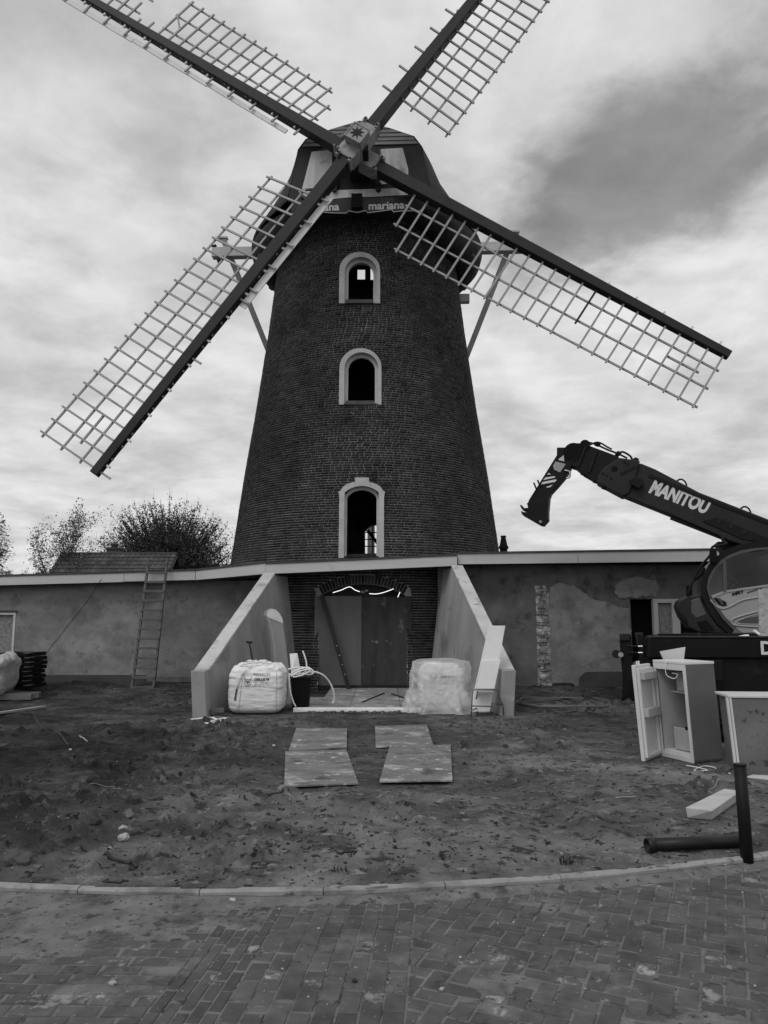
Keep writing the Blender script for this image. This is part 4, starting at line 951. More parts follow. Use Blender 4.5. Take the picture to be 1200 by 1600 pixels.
# ================================================================== behind: house and trees
def house():
    Y = 33.0; a = w(92, 870, Y + 2.0); b = w(274, 870, Y + 2.0); zr = w(180, 866, Y + 2.2).z; ze = 2.75
    H = thing('house', 'small house with dark tiled roof and chimney behind the left wing', 'house', ((a.x + b.x) / 2, Y, 0))
    x0, x1 = a.x, b.x
    MB().add([(x0 + .3, Y + .2, 0), (x1 - .3, Y + .2, 0), (x1 - .3, Y + 4.2, 0), (x0 + .3, Y + 4.2, 0), (x0 + .3, Y + .2, ze - .1), (x1 - .3, Y + .2, ze - .1), (x1 - .3, Y + 4.2, ze - .1), (x0 + .3, Y + 4.2, ze - .1), (x0 + .3, Y + 2.2, zr - .15), (x1 - .3, Y + 2.2, zr - .15)], [(0, 1, 5, 4), (2, 3, 7, 6), (1, 2, 6, 9, 5), (3, 0, 4, 8, 7), (4, 5, 9, 8), (6, 7, 8, 9)]).build('wall', 'house_brick', H)
    rf = MB().add([(x0, Y, ze - .06), (x1, Y, ze - .06), (x1, Y + 2.2, zr - .06), (x0, Y + 2.2, zr - .06), (x1, Y + 4.4, ze - .06), (x0, Y + 4.4, ze - .06)], [(0, 1, 2, 3), (3, 2, 4, 5)]).build('roof', 'roof_tile', H)
    t = MB(); nr = 9; sl = Vector((0, 2.2, zr - ze)); ln = sl.length; d = sl / ln; nrm = Vector((0, -d.z, d.y)); nc = int((x1 - x0) / .23)
    for r in range(nr):
        for c in range(nc):
            p = Vector((x0 + (c + .5) * (x1 - x0) / nc, Y, ze)) + d * ((r + .5) * ln / nr) + nrm * .01
            wd = (x1 - x0) / nc; hh = ln / nr * 1.12
            vs = []
            for j, (lift) in ((-1, .035), (1, .0)):
                for q in range(5): th = q / 4; vs.append(p + d * j * hh / 2 + Vector((-wd / 2 + wd * th, 0, 0)) + nrm * (lift + .04 * math.sin(th * math.pi)))
            t.add(vs, [(q, q + 1, 5 + q + 1, 5 + q) for q in range(4)], random.random())
    o = t.build('roof_tiles', 'roof_tile', rf); o['kind'] = 'stuff'
    MB().tube([(x0, Y + 2.2, zr), (x1, Y + 2.2, zr)], .09, 8).build('ridge', 'roof_tile', rf)
    MB().b2(x1 - .06, x1 + .02, Y - .05, Y + .1, ze - .2, ze + .02).build('barge_end', 'trim_dark', rf); MB().add([(x1 + .01, Y, ze), (x1 + .01, Y + 2.2, zr + .02), (x1 + .01, Y + 2.2, zr - .22), (x1 + .01, Y, ze - .22)], [(0, 1, 2, 3)]).build('barge_board', 'trim_dark', rf)
    c = w(178, 866, Y + 2.6); MB().b2(c.x - .28, c.x + .28, Y + 2.4, Y + 2.9, zr - .5, zr + .25).build('chimney', 'house_brick', H); MB().b2(c.x - .34, c.x + .34, Y + 2.34, Y + 2.96, zr + .252, zr + .33).build('chimney_cap', 'trim_dark', H); MB().lathe([(.12, zr + .33), (.2, zr + .5), (.05, zr + .6)], (c.x, Y + 2.65), 10).build('chimney_pot', 'trim_dark', H)
house()
def tree(name, label, cat, base, height, spread, nleaf, leaf, seed, mat, trunk_r, depth, first=.25, up=.35, group=None, kids=(4, 6)):
    rnd = random.Random(seed); T = thing(name, label, cat, base, group); wood = MB(); tips = []
    def grow(p, d, ln, r, lev):
        segs = 4 if lev < 2 else 3; pts = [p]; rr = [r]; q = p.copy(); dd = d.copy(); nodes = []
        for i in range(segs):
            dd = (dd + Vector((rnd.gauss(0, .13), rnd.gauss(0, .13), rnd.gauss(.04, .08)))).normalized(); q = q + dd * ln / segs; pts.append(q.copy()); rr.append(r * (1 - .62 * (i + 1) / segs)); nodes.append((q.copy(), dd.copy(), rr[-1]))
            if lev >= depth - 1: tips.append((q.copy(), ln))
        wood.tube(pts, rr, 6 if lev < 2 else 4, False)
        if lev >= depth: return
        nb = rnd.randint(*kids)
        for b in range(nb):
            f = (first if lev == 0 else .25) + (1 - (first if lev == 0 else .25)) * (b + rnd.random()) / nb; k = min(segs - 1, int(f * segs)); c, cd_, cr = nodes[k]
            t = f * segs - k; c = pts[k].lerp(pts[k + 1], min(1, max(0, t)))
            ang = rnd.uniform(0, 2 * math.pi); side = Vector((math.cos(ang) * spread, math.sin(ang) * spread, up + rnd.uniform(-.1, .35)))
            nd = (cd_ * .55 + side).normalized(); grow(c, nd, ln * rnd.uniform(.48, .68) * (1 - .25 * f if lev == 0 else 1), max(.004, cr * .6), lev + 1)
    grow(Vector(base), Vector((0, 0, 1)), height * .8, trunk_r, 0)
    wood.build('trunk', 'bark', T)
    n = nleaf; idx = [rnd.randrange(len(tips)) for _ in range(n)]
    P = np.array([tips[i][0] for i in idx]); S = np.array([tips[i][1] for i in idx]); rg = np.random.default_rng(seed)
    P = P + rg.normal(0, 1, (n, 3)) * (S[:, None] * .07 + .05)
    a = rg.normal(0, 1, (n, 3)); a /= np.linalg.norm(a, axis=1)[:, None]; b = np.cross(a, rg.normal(0, 1, (n, 3))); b /= np.linalg.norm(b, axis=1)[:, None]
    sz = leaf * rg.uniform(.6, 1.3, n)[:, None]
    v = np.stack([P - a * sz, P + b * sz * .45, P + a * sz, P - b * sz * .45], 1).reshape(-1, 3); f = np.arange(4 * n).reshape(n, 4)
    npmesh('crown', v, f, mat, T, rg.random(n))
def dome_tree(label, base, rx, ry, z0, zc, z1, ntw, leaf, per, seed, mat='leaf'):
    rnd = random.Random(seed); rg = np.random.default_rng(seed); T = thing('broadleaf_tree', label, 'tree', base); b = Vector(base); wood = MB()
    wood.tube([b, b + Vector((.05, 0, zc * .45)), b + Vector((.1, .1, zc * .8)), b + Vector((.1, .1, zc * 1.1))], [.32, .26, .18, .08], 8, False); LP = []
    for i in range(ntw):
        a = rnd.uniform(0, 2 * math.pi); f = rnd.random() ** .42; el = math.asin(rnd.uniform(-.55, 1)); lump = 1 + .16 * mnoise.noise(Vector((math.cos(a) * 1.7, math.sin(a) * 1.7, el * 2 + seed))) + rnd.uniform(-.05, .09)
        t = Vector((math.cos(a) * math.cos(el) * rx * f * lump, math.sin(a) * math.cos(el) * ry * f * lump, 0)); z = zc + (math.sin(el) * ((z1 - zc) if el > 0 else (zc - z0))) * f * lump; e = b + t + Vector((0, 0, z))
        s0 = b + Vector((0, 0, z0 * .7 + (z - z0) * .45)); m = s0.lerp(e, .5) + Vector((rnd.gauss(0, .25), rnd.gauss(0, .25), -.35)); pts = []
        for k in range(6): q = k / 5; pts.append(s0 * (1 - q) ** 2 + m * 2 * q * (1 - q) + e * q * q)
        if i % 2 == 0: wood.tube(pts, [.05 * (1 - .8 * k / 5) for k in range(6)], 3, False)
        up = Vector((0, 0, rnd.uniform(.15, .5)))
        wood.tube([pts[-1], pts[-1] + up], [.007, .003], 3, False)
        for k in range(per): q = rnd.uniform(.5, 1.0); p = s0 * (1 - q) ** 2 + m * 2 * q * (1 - q) + e * q * q; p = p + Vector((rnd.gauss(0, .075), rnd.gauss(0, .075), rnd.gauss(.05, .12))); LP.append(p)
    wood.build('trunk', 'bark', T); P = np.array(LP); n = len(P); a = rg.normal(0, 1, (n, 3)); a /= np.linalg.norm(a, axis=1)[:, None]; c = np.cross(a, rg.normal(0, 1, (n, 3))); c /= np.linalg.norm(c, axis=1)[:, None]; sz = leaf * rg.uniform(.6, 1.3, n)[:, None]
    npmesh('crown', np.stack([P - a * sz, P + c * sz * .45, P + a * sz, P - c * sz * .45], 1).reshape(-1, 3), np.arange(4 * n).reshape(n, 4), mat, T, rg.random(n))
dome_tree('large round dense tree behind the left roof beside the tower', (-12.6, 45, 0), 4.5, 3.8, 2.2, 4.6, 8.5, 1500, .07, 46, 5)
dome_tree('smaller dark tree merging into the left side of the large round tree', (-15.6, 46.5, 0), 1.9, 1.9, 2.0, 3.8, 5.9, 500, .075, 20, 9)
tree('young_tree', 'thin young tree with sparse pale leaves rising above the left roof', 'tree', (-14.9, 34.5, 0), 4.7, .62, 5200, .055, 21, 'leaf_pale', .1, 3, .3, .55, kids=(6, 8))
tree('young_tree', 'sparse leafy tree cut off by the left edge of the picture', 'tree', (-17.6, 35, 0), 4.6, .8, 7000, .055, 33, 'leaf_pale', .13, 3, .25, .4, kids=(6, 8))
tree('young_tree', 'bushy low tree between the two sparse trees on the left', 'tree', (-16.6, 36, 0), 3.3, .8, 6000, .055, 35, 'leaf_pale', .1, 3, .2, .35, kids=(5, 7))
#PART5
# ================================================================== the yard
def plates():
    Q = [([(444, 1228), (560, 1224), (541, 1170), (446, 1174)], 'stained board on the soil, nearest the road on the left', .016),
         ([(593, 1220), (707, 1219), (704, 1163), (609, 1165)], 'stained board on the soil, nearest the road on the right', .03),
         ([(451, 1172), (542, 1168), (542, 1138), (463, 1137)], 'stained board on the soil, far left one next to the slab', .03),
         ([(587, 1167), (677, 1164), (667, 1132), (586, 1134)], 'stained board on the soil, far right one next to the slab', .014)]
    for q, lab, z in Q:
        P = [g(u, v, z + .012) for u, v in q]; n = 12; A, B, C, D = P; vs = []
        for k, dz in ((0, 0), (1, -.014)):
            for j in range(n + 1):
                for i in range(n + 1):
                    p = A.lerp(B, i / n).lerp(D.lerp(C, i / n), j / n); vs.append((p.x, p.y, p.z + dz + .006 * mnoise.noise(Vector((p.x * 1.6, p.y * 1.2, z * 90)))))
        m = n + 1; fs = [(j * m + i, j * m + i + 1, (j + 1) * m + i + 1, (j + 1) * m + i) for j in range(n) for i in range(n)]; o = m * m
        fs += [tuple(o + x for x in reversed(f)) for f in fs]
        e = [j for j in range(m)] + [i * m + n for i in range(1, m)] + [n * m + n - j for j in range(1, m)] + [(n - i) * m for i in range(1, n)]
        fs += [(e[i], e[(i + 1) % len(e)], e[(i + 1) % len(e)] + o, e[i] + o) for i in range(len(e))]
        tag(MB().add(vs, fs).build('ground_board', 'plate', None), lab, 'board', 'boards laid as wheel tracks')
plates()
def slab():
    S = thing('entrance_slab', 'dusty pale slab of boards in front of the boarded door', 'slab', (-.4, 14, 0))
    xs = [-1.55, -.62, .3, 1.3]; ys = [(13.9, 15.75), (15.757, 17.72)]
    for i in range(3):
        for j, (a, b) in enumerate(ys):
            h = .052 + random.uniform(0, .006); ins = .05 * j
            l = -1.5 if i == 0 else xs[i]; MB().hexa([(xs[i] + (.35 * j if i == 0 else .004), a, -.05), (xs[i + 1] - .004, a, -.05), (xs[i + 1] - .004, b, -.05), (xs[i] + (.35 * j if i == 0 else .004), b, -.05)], [(xs[i] + (.35 * j if i == 0 else .004), a, h), (xs[i + 1] - .004, a, h), (xs[i + 1] - .004, b, h), (xs[i] + (.35 * j if i == 0 else .004), b, h)]).build('board', 'slab', S, bevel=.004)
    e = MB(); n = 40; vs = []
    for i in range(n + 1):
        x = -1.6 + 2.5 * i / n; wv = .008 * mnoise.noise(Vector((x * 4, 0, 0))); vs += [(x, 13.878 + wv, -.02), (x, 13.868 + wv, .05 + wv), (x, 13.90, .064), (x, 14.0 + 3 * wv, .062)]
    e.add(vs, [(i * 4 + j, (i + 1) * 4 + j, (i + 1) * 4 + j + 1, i * 4 + j + 1) for i in range(n) for j in range(3)]); e.build('plastic_edge', 'slab_edge', S, True)
    for a, b, nm in (((566, 1097), (600, 1083), 0), ((612, 1084), (640, 1093), 1)):
        MB().beam(g(*a, .066), g(*b, .066), .03, .02).build('batten', 'stick', S)
    # row of brick edging before the slab
    ed = thing('brick_edging', 'row of half buried bricks along the front of the slab', 'edging', (-.4, 13.75, 0))
    x = -1.3
    sh = MB().box((0, 0, 0), (.062, .2, .08)).build('brick', 'old_brick', mesh_only=True)
    sh.materials[0] = MATS['paver_dark']
    while x < 1.2:
        o = put('brick', sh, ed); o.location = (x, 13.74 + random.uniform(-.01, .01), -.022 + random.uniform(-.012, .006)); o.rotation_euler = (random.gauss(0, .03), random.gauss(0, .03), random.gauss(0, .04)); attach(o, ed); x += .071
slab()

def rounded_bag(c, sx, sy, sz, seed, nsub=44, puff=.0, slump=.0):
    """filled bulk bag: cube sphere pressed into a soft box, wrinkled"""
    vs = []; fs = []; key = {}
    def P(x, y, z):
        q = Vector((x, y, z)); m = max(abs(x), abs(y), abs(z)); p = 7.0
        ln = (abs(x) ** p + abs(y) ** p + abs(z) ** p) ** (1 / p); return q / ln
    def idx(a):
        k = tuple(round(t, 5) for t in a)
        if k not in key: key[k] = len(vs); vs.append(Vector(k))
        return key[k]
    g_ = [-1 + 2 * i / nsub for i in range(nsub + 1)]
    for ax in range(3):
        for s in (-1, 1):
            for i in range(nsub):
                for j in range(nsub):
                    q = []
                    for (a, b) in ((i, j), (i + 1, j), (i + 1, j + 1), (i, j + 1)):
                        t = [0, 0, 0]; t[ax] = s; t[(ax + 1) % 3] = g_[a]; t[(ax + 2) % 3] = g_[b]; q.append(idx(t))
                    fs.append(tuple(q))
    o = []
    for v in vs:
        p = P(*v); h = (p.z + 1) / 2
        bulge = 1 + .035 * math.sin(math.pi * min(1, h * 1.15)) - .09 * max(0, (.14 - h) / .14) ** 2 - .13 * max(0, (h - .80) / .20) ** 1.5
        x, y, z = p.x * bulge, p.y * bulge, p.z
        amp = .016 + .07 * max(0, h - .4)
        w1 = mnoise.fractal(Vector((x * 1.3 + seed, y * 1.3, z * 6.5)), 1, 2, 4); w2 = mnoise.fractal(Vector((x * 4 + seed, y * 4, z * 3)), 1, 2, 3)
        rdg = 1 - abs(mnoise.noise(Vector((x * 2.2 + z * 2.6 + seed, y * 2, z * 3.4 - x * 1.8))))
        k = 1 + amp * (w1 * .9 + w2 * .5) + .035 * max(0, h - .5) * (rdg - .6) * 2
        top = .07 * max(0, h - .8) / .2 * (w2 * .9 + .3 * mnoise.noise(Vector((x * 2, y * 2, seed))))
        o.append((c[0] + x * k * sx / 2, c[1] + y * k * sy / 2, c[2] + (z * .5 + .5) * sz + top * sz - slump * 0))
    return o, fs
def conform(mb, bvh, off=.004, d=(0, 1, 0)):
    out = []
    for p in mb.v:
        h = bvh.ray_cast(Vector((p[0], p[1] - 2, p[2])), Vector(d))
        out.append((p[0], (h[0].y - off) if h[0] is not None else None, p[2]))
    good = [q[1] for q in out if q[1] is not None]; fb = max(good) if good else 13.5
    mb.v = [(a, fb if b is None else b, c) for a, b, c in out]; return mb
def bag_print(bvh, root, x, z, s=1.0, second=True):
    Y = 10.0
    def put_(mb, mat, name): conform(mb, bvh).build(name, mat, root)
    put_(text_mb('OSKAM VF', .056 * s, (x, Y, z), (1, 0, 0), (0, 0, 1), bold=.003, xs=.95), 'bag_print', 'lettering')
    for i, (dx, ln, dz) in enumerate(((-.02, .26, -.045), (.0, .14, -.075), (-.02, .2, -.1))):
        mb = MB(); n = 10
        for q in range(n):
            if q % 4 == 3: continue
            a = x + dx * s + ln * s * q / n; b = a + ln * s / n * .8
            mb.add([(a, Y, z + dz * s), (b, Y, z + dz * s), (b, Y, z + (dz + .014) * s), (a, Y, z + (dz + .014) * s)], [(0, 1, 2, 3)])
        put_(mb, 'bag_print_pale', 'small_print')
    # round emblem with a horned head
    cx, cz = x - .115 * s, z - .02 * s; mb = MB(); n = 28
    for r0, r1 in ((.062, .054), (.036, .028)):
        vs = [(cx + r * s * math.cos(2 * math.pi * k / n), Y, cz - .02 * s + r * s * math.sin(2 * math.pi * k / n)) for r in (r0, r1) for k in range(n)]
        mb.add(vs, [(k, (k + 1) % n, n + (k + 1) % n, n + k) for k in range(n)])
    for sg in (-1, 1):
        p = [(cx + sg * .015 * s, Y, cz + .03 * s), (cx + sg * .05 * s, Y, cz + .055 * s), (cx + sg * .055 * s, Y, cz + .085 * s), (cx + sg * .064 * s, Y, cz + .085 * s), (cx + sg * .06 * s, Y, cz + .045 * s), (cx + sg * .02 * s, Y, cz + .018 * s)]
        mb.add(p, [tuple(range(6))])
    mb.add([(cx - .012 * s, Y, cz - .03 * s), (cx + .012 * s, Y, cz - .03 * s), (cx + .018 * s, Y, cz), (cx - .018 * s, Y, cz)], [(0, 1, 2, 3)])
    put_(mb, 'bag_print', 'emblem')
def bags():
    # left bag
    c = (-2.22, 13.9, 0); vs, fs = rounded_bag(c, .93, .9, .83, 3.0)
    B = thing('bulk_bag', 'white woven bulk bag with black print standing left of the slab', 'bag', c, 'white bulk bags')
    o = MB().add(vs, fs).build('sack', 'bag', B, True); bvh = BVHTree.FromPolygons([Vector(v) for v in vs], fs)
    bag_print(bvh, B, -2.22, .575)
    conform(text_mb('PRODUCTEN', .05, (-2.25, 10, .665), (1, 0, 0), (0, 0, 1), bold=.001, xs=1.0), bvh).build('lettering', 'bag_print_pale', B)
    def strap(pts, name='strap', wd=.03, mat='bag_strap', off=.006):
        cp = curve_pts([Vector((x, 10, z)) for x, z in pts], 8); mb = MB(); L_ = []
        for i, p in enumerate(cp):
            d = (cp[min(i + 1, len(cp) - 1)] - cp[max(0, i - 1)]).normalized(); s_ = Vector((-d.z, 0, d.x)) * wd / 2; L_ += [p + s_, p - s_]
        mb.add(L_, [(2 * i, 2 * i + 1, 2 * i + 3, 2 * i + 2) for i in range(len(cp) - 1)]); conform(mb, bvh, off).build(name, mat, B)
    strap([(-2.540, .25), (-2.510, .45), (-2.460, .6), (-2.390, .72), (-2.280, .8)], wd=.035); strap([(-2.500, .06), (-2.470, .2), (-2.450, .4), (-2.425, .6), (-2.400, .72)], 'seam', .012); strap([(-1.840, .05), (-1.845, .3), (-1.840, .55), (-1.850, .74)], 'seam', .012)
    strap([(-2.550, .24), (-2.535, .34), (-2.520, .44)], 'label_tag', .028, 'bag_print', .009)
    # gathered neck on top
    nk = MB(); prof = []; n = 20
    for r, z in ((.26, .77), (.2, .815), (.13, .845), (.09, .86), (.13, .88), (.10, .89), (.02, .875)):
        prof += [(c[0] - .02 + r * 1.5 * math.cos(2 * math.pi * k / n) * (1 + .18 * math.sin(5 * k)), c[1] - .1 + r * math.sin(2 * math.pi * k / n), z + .02 * math.sin(3 * k + r * 20)) for k in range(n)]
    nk.add(prof, [(i * n + k, i * n + (k + 1) % n, (i + 1) * n + (k + 1) % n, (i + 1) * n + k) for i in range(6) for k in range(n)]); nk.build('neck', 'bag', B, True)
    MB().tube(curve_pts([(c[0] - .3, c[1] - .3, .78), (c[0] - .22, c[1] - .38, .84), (c[0], c[1] - .36, .875), (c[0] + .2, c[1] - .3, .86), (c[0] + .3, c[1] - .2, .82)], 6), .013, 6).build('loop', 'bag', B, True)
    # right bag under plastic
    c2 = (1.02, 14.05, 0); vs, fs = rounded_bag(c2, .78, .76, .82, 8.0)
    B2 = thing('bulk_bag', 'white bulk bag wrapped in clear plastic film right of the slab', 'bag', c2, 'white bulk bags')
    MB().add(vs, fs).build('sack', 'bag', B2, True); bvh2 = BVHTree.FromPolygons([Vector(v) for v in vs], fs); bag_print(bvh2, B2, .98, .60)
    for x in (.70, 1.38):
        mb = MB(); zs = [.06, .25, .45, .65, .75]; mb.add([(x + d, 10, z) for z in zs for d in (-.006, .006)], [(2 * i, 2 * i + 1, 2 * i + 3, 2 * i + 2) for i in range(4)]); conform(mb, bvh2).build('seam', 'bag_strap', B2)
    n, m = 168, 60; V = []
    for j in range(m + 1):
        t = j / m
        for i in range(n):
            a = 2 * math.pi * i / n; ca, sa = math.cos(a), math.sin(a); p = 3.6
            k = 1 / (abs(ca) ** p + abs(sa) ** p) ** (1 / p)
            if t < .3: s = .02 + .98 * (t / .3) ** .85; z = .915 - .05 * (t / .3) ** 2.2; 
            else: s = 1.0; z = .865 * (1 - (t - .3) / .7) ** 1.0
            flare = 1 + .03 * max(0, (t - .3)) + .2 * max(0, (t - .62) / .38) ** 1.6 + (.16 * max(0, ca) * max(0, (t - .5) / .5) ** 1.2)
            fold = 1 + .055 * min(1, t / .3) * mnoise.fractal(Vector((ca * 2.6, sa * 2.6, z * 1.6)), 1, 2, 4) + .09 * max(0, (t - .35)) * math.sin(a * 9 + 3 * mnoise.noise(Vector((ca * 2, sa * 2, z)))) + .04 * min(1, t / .2) * (1 - abs(mnoise.noise(Vector((ca * 3 + z * 3, sa * 3, z * 4)))))
            cr1 = (1 - abs(mnoise.noise(Vector((ca * 2.1 + z * 2.2, sa * 2.1, z * 2.6 + ca))))) ** 4; cr2 = (1 - abs(mnoise.noise(Vector((ca * 4.5 - z * 3, sa * 4.5, z * 5 + 7))))) ** 5; fold += min(1, t / .25) * (.07 * (cr1 - .3) + .04 * (cr2 - .25)); bs = .76 + .24 * min(1, t / .8); x = c2[0] + ca * k * .54 * s * flare * fold * bs; y = c2[1] + sa * k * .50 * s * flare * fold * bs
            if j == m: z = .012 + .03 * max(0, mnoise.noise(Vector((ca * 5, sa * 5, 2))))
            V.append((x, y, max(.012, z + .012 * mnoise.noise(Vector((x * 6, y * 6, 1))) * (1 if t < .35 else .2))))
    F = [(j * n + i, j * n + (i + 1) % n, (j + 1) * n + (i + 1) % n, (j + 1) * n + i) for j in range(m) for i in range(n)] + [tuple(range(n))]
    MB().add(V, F).build('plastic_film', 'film', B2, True)
bags()
def by_the_bags():
    # bucket with conduit
    b = w(466, 1103, 13.95); c = (-1.5, 14.22); K = thing('bin', 'black tapered plastic bin beside the left bulk bag', 'bin', (c[0], c[1], 0))
    q = lambda h, z: [(c[0] - h, c[1] - h, z), (c[0] + h, c[1] - h, z), (c[0] + h, c[1] + h, z), (c[0] - h, c[1] + h, z)]
    MB().hexa(q(.135, 0.0), q(.175, .56)).build('tub', 'black', K, bevel=.02); MB().hexa(q(.19, .561), q(.19, .59)).build('rim', 'rubber', K, bevel=.008)
    W = thing('conduit_bundle', 'white flexible conduit looped over the black bin', 'conduit', (c[0], c[1], .6), 'white conduit')
    def cu(pts, Y, r=.014): return MB().tube(curve_pts([w(u, v, y) for (u, v), y in zip(pts, Y if isinstance(Y, list) else [Y] * len(pts))], 8), r, 7).build('conduit', 'white_plastic', W, True)
    cu([(452, 1056), (462, 1048), (474, 1044), (482, 1043), (490, 1050), (484, 1054), (470, 1052)], 14.05); cu([(473, 1017), (477, 1028), (479, 1038), (478, 1048), (470, 1053), (454, 1055)], 14.1)
    cu([(478, 1051), (492, 1050), (505, 1055), (515, 1066), (521, 1080), (522, 1092), (520, 1099)], [14.05, 14.1, 14.2, 14.3, 14.35, 14.4, 14.4], .016); cu([(452, 1052), (452, 1066), (454, 1082), (458, 1096), (462, 1104)], [14.0, 13.98, 13.96, 13.95, 13.95]); cu([(450, 1046), (462, 1043), (474, 1043), (484, 1046)], 14.2)
    cu([(455, 1057), (466, 1050), (480, 1046), (484, 1048), (472, 1055), (458, 1058)], 14.0)
    # arched panel leaning on the wall
    out_ = [(429, 1052), (425, 1000), (421, 975), (415, 962), (417, 955), (424, 951), (431, 953), (437, 959), (441, 968), (447, 1010), (452, 1052)]
    P_ = thing('arched_panel', 'grey panel with rounded top leaning against the left entrance wall', 'panel', w(440, 1085, 15.3))
    lean = lambda u, v: w(u, v, 15.25 + (1040 - v) * .0016)
    pts = [lean(u, v) for u, v in [(433, 1100)] + out_[0:] + [(456, 1100)]]
    MB().prism([p + Vector((0, 0, 0)) for p in pts], (-.05, .04, 0)).build('board', 'grey_board', P_)
    rim = [(416, 961), (418, 955), (424, 951), (431, 953), (437, 959), (441, 967), (442, 974), (420, 965)]
    MB().prism([lean(u, v) + Vector((.006, -.012, 0)) for u, v in rim], (0, .01, 0)).build('pale_top', 'coping', P_)
    MB().prism([lean(u, v) + Vector((.006, -.012, 0)) for u, v in [(416, 961), (420, 965), (426, 985), (430, 1010), (432, 1052), (429.5, 1052), (426, 1000), (421, 976)]], (0, .01, 0)).build('pale_edge', 'wall_render', P_)
    # tool handle
    t0, t1 = w(389.5, 1004, 14.72), w(400, 1060, 14.6)
    Tt = thing('broom', 'dark handle standing up behind the left bulk bag', 'broom', (t1.x + .08, 14.5, 0)); e = t1 + (t1 - t0) * .75; e.z = max(.03, e.z)
    MB().tube([t0, t1, e], .016, 8).build('handle', 'rubber', Tt, True); MB().tube([t0 + Vector((-.055, 0, .01)), t0 + Vector((.055, 0, .0))], .02, 8).build('grip', 'rubber', Tt, True); MB().box(e + Vector((0, 0, .0)), (.34, .06, .06)).build('head', 'dark_wood', Tt, bevel=.01)
    a = MB(); P = [w(452.5, 1021.5, 14.6), w(464.5, 1020.5, 14.6), w(469.5, 1048, 14.5), w(455, 1050, 14.5)]; P = [P[3], P[2], P[1], P[0]]
    o = a.prism([P[0] - Vector((0, 0, .62)), P[1] - Vector((0, 0, .62)), P[1], P[2], P[3], P[0]], (0, .018, 0)).build('white_board', 'white_board'); tag(o, 'small pale board standing upright behind the black bin', 'board')
    o = MB().box(w(340, 1108, 13.35) + Vector((0, 0, -.02)), (.22, .1, .07), Matrix.Rotation(.12, 3, 'Z')).build('brick_block', 'old_brick', bevel=.006); o.data.materials[0] = MATS['timber_grey']; tag(o, 'small weathered block lying at the foot of the left pier', 'block')
    for i, (pts, lab) in enumerate(((((294, 1125), (310, 1123), (325, 1122), (336, 1124)), 'straight white tube on the soil by the left pier'), (((318, 1130), (330, 1130), (337, 1126), (334, 1121)), 'hooked white tube on the soil by the left pier'), (((322, 1121), (333, 1122), (345, 1126), (357, 1126)), 'white tube pointing at the left bulk bag'), (((330, 1127), (340, 1124), (350, 1122.5), (358, 1122.5)), 'short bent white tube crossing the others by the left pier'))):
        o = MB().tube(curve_pts([g(u, v, .016 + .012 * i) for u, v in pts], 5), .014, 7).build('plastic_tube', 'white_plastic', None, True); tag(o, lab, 'tube', 'white tubes by the pier')
    # boards against the right pier
    def lean_board(q, Ys, lab, mat, th=.022):
        P = [w(u, v, y) for (u, v), y in zip(q, Ys)]; o = MB().prism(P, (0, th, .004)).build('leaning_board', mat, bevel=.003); tag(o, lab, 'board', 'white boards leaning by the right pier')
    lean_board([(764, 978), (789.5, 978), (768, 1100), (736, 1100)], [13.5, 13.5, 13.3, 13.3], 'long white board leaning left of the right pier, the taller one', 'white_board'); lean_board([(755, 1032), (782, 1031), (765, 1112), (735, 1112)], [13.36, 13.36, 13.2, 13.2], 'shorter white board leaning in front of the long white one', 'white_board')
    # step stool
    S = thing('step_stool', 'small bare metal step stool in front of the wrapped bag', 'stool', (1.75, 13.0, 0)); r = .011
    def T(pts, name, Y): MB().tube([w(u, v, y) for (u, v), y in zip(pts, Y)], r, 6).build(name, 'steel_tube', S, True)
    y0, y1 = 12.95, 13.25
    T([(736, 1121), (738.5, 1078), (773, 1078)], 'leg', [y0, y0 + .05, y0 + .05]); T([(746, 1118), (743, 1096), (746, 1080)], 'leg', [y1, y1, y1 - .03]); T([(773, 1124), (772, 1100), (772.5, 1079)], 'leg', [y0 - .1, y0, y0 + .05]); T([(787, 1117), (786, 1104), (780, 1090), (778, 1079)], 'leg', [y1, y1, y1, y1 - .03])
    for a_, b_ in (((738.5, 1078), (745, 1077)), ((745, 1077), (778, 1077)), ((773, 1078), (778, 1077))): T([a_, b_], 'rail', [y0 + .05, y1 - .03] if a_[0] < 740 or a_[0] == 773 else [y1 - .03, y1 - .03])
    A_, B_, C_, D_ = w(743, 1099, y1), w(783, 1099.5, y1), w(770, 1100.5, y0), w(738, 1104, y0)
    MB().add([w(739, 1078.5, y0 + .05), w(772.5, 1078.5, y0 + .05), w(777.5, 1077.5, y1 - .03), w(745, 1077.5, y1 - .03)], [(0, 1, 2, 3)]).build('tread', 'steel_tube', S); 
    T([(743, 1099), (786, 1100)], 'step_rail', [y1, y1]); T([(737, 1103), (772, 1104)], 'step_rail', [y0, y0]); T([(737, 1110), (746, 1106)], 'brace', [y0, y1])
    # coil of cable
    Cc = thing('cable_coil', 'loose coil of cable on the soil by the right wing wall', 'cable', g(850, 1105)); rnd = random.Random(4)
    for k in range(4):
        pts = []; cx, cy = g(852 + 6 * k, 1103 + 2 * k).xy; 
        for i in range(15): a = i / 14 * 6.0 + .3 * k; rx, ry = .5 + .1 * k + rnd.uniform(-.05, .05), .5 + .12 * k; pts.append((cx + rx * math.cos(a) + .05 * k, cy + ry * math.sin(a), .05 + .03 * k + .02 * math.sin(3 * a)))
        MB().tube(curve_pts(pts, 4), .012, 6).build('loop', 'cable', Cc, True)
    MB().tube(curve_pts([g(812, 1097, .05), g(830, 1101, .06), g(850, 1101, .06), g(872, 1113, .03), g(900, 1110, .03)], 6), .012, 6).build('free_end', 'cable', Cc, True)
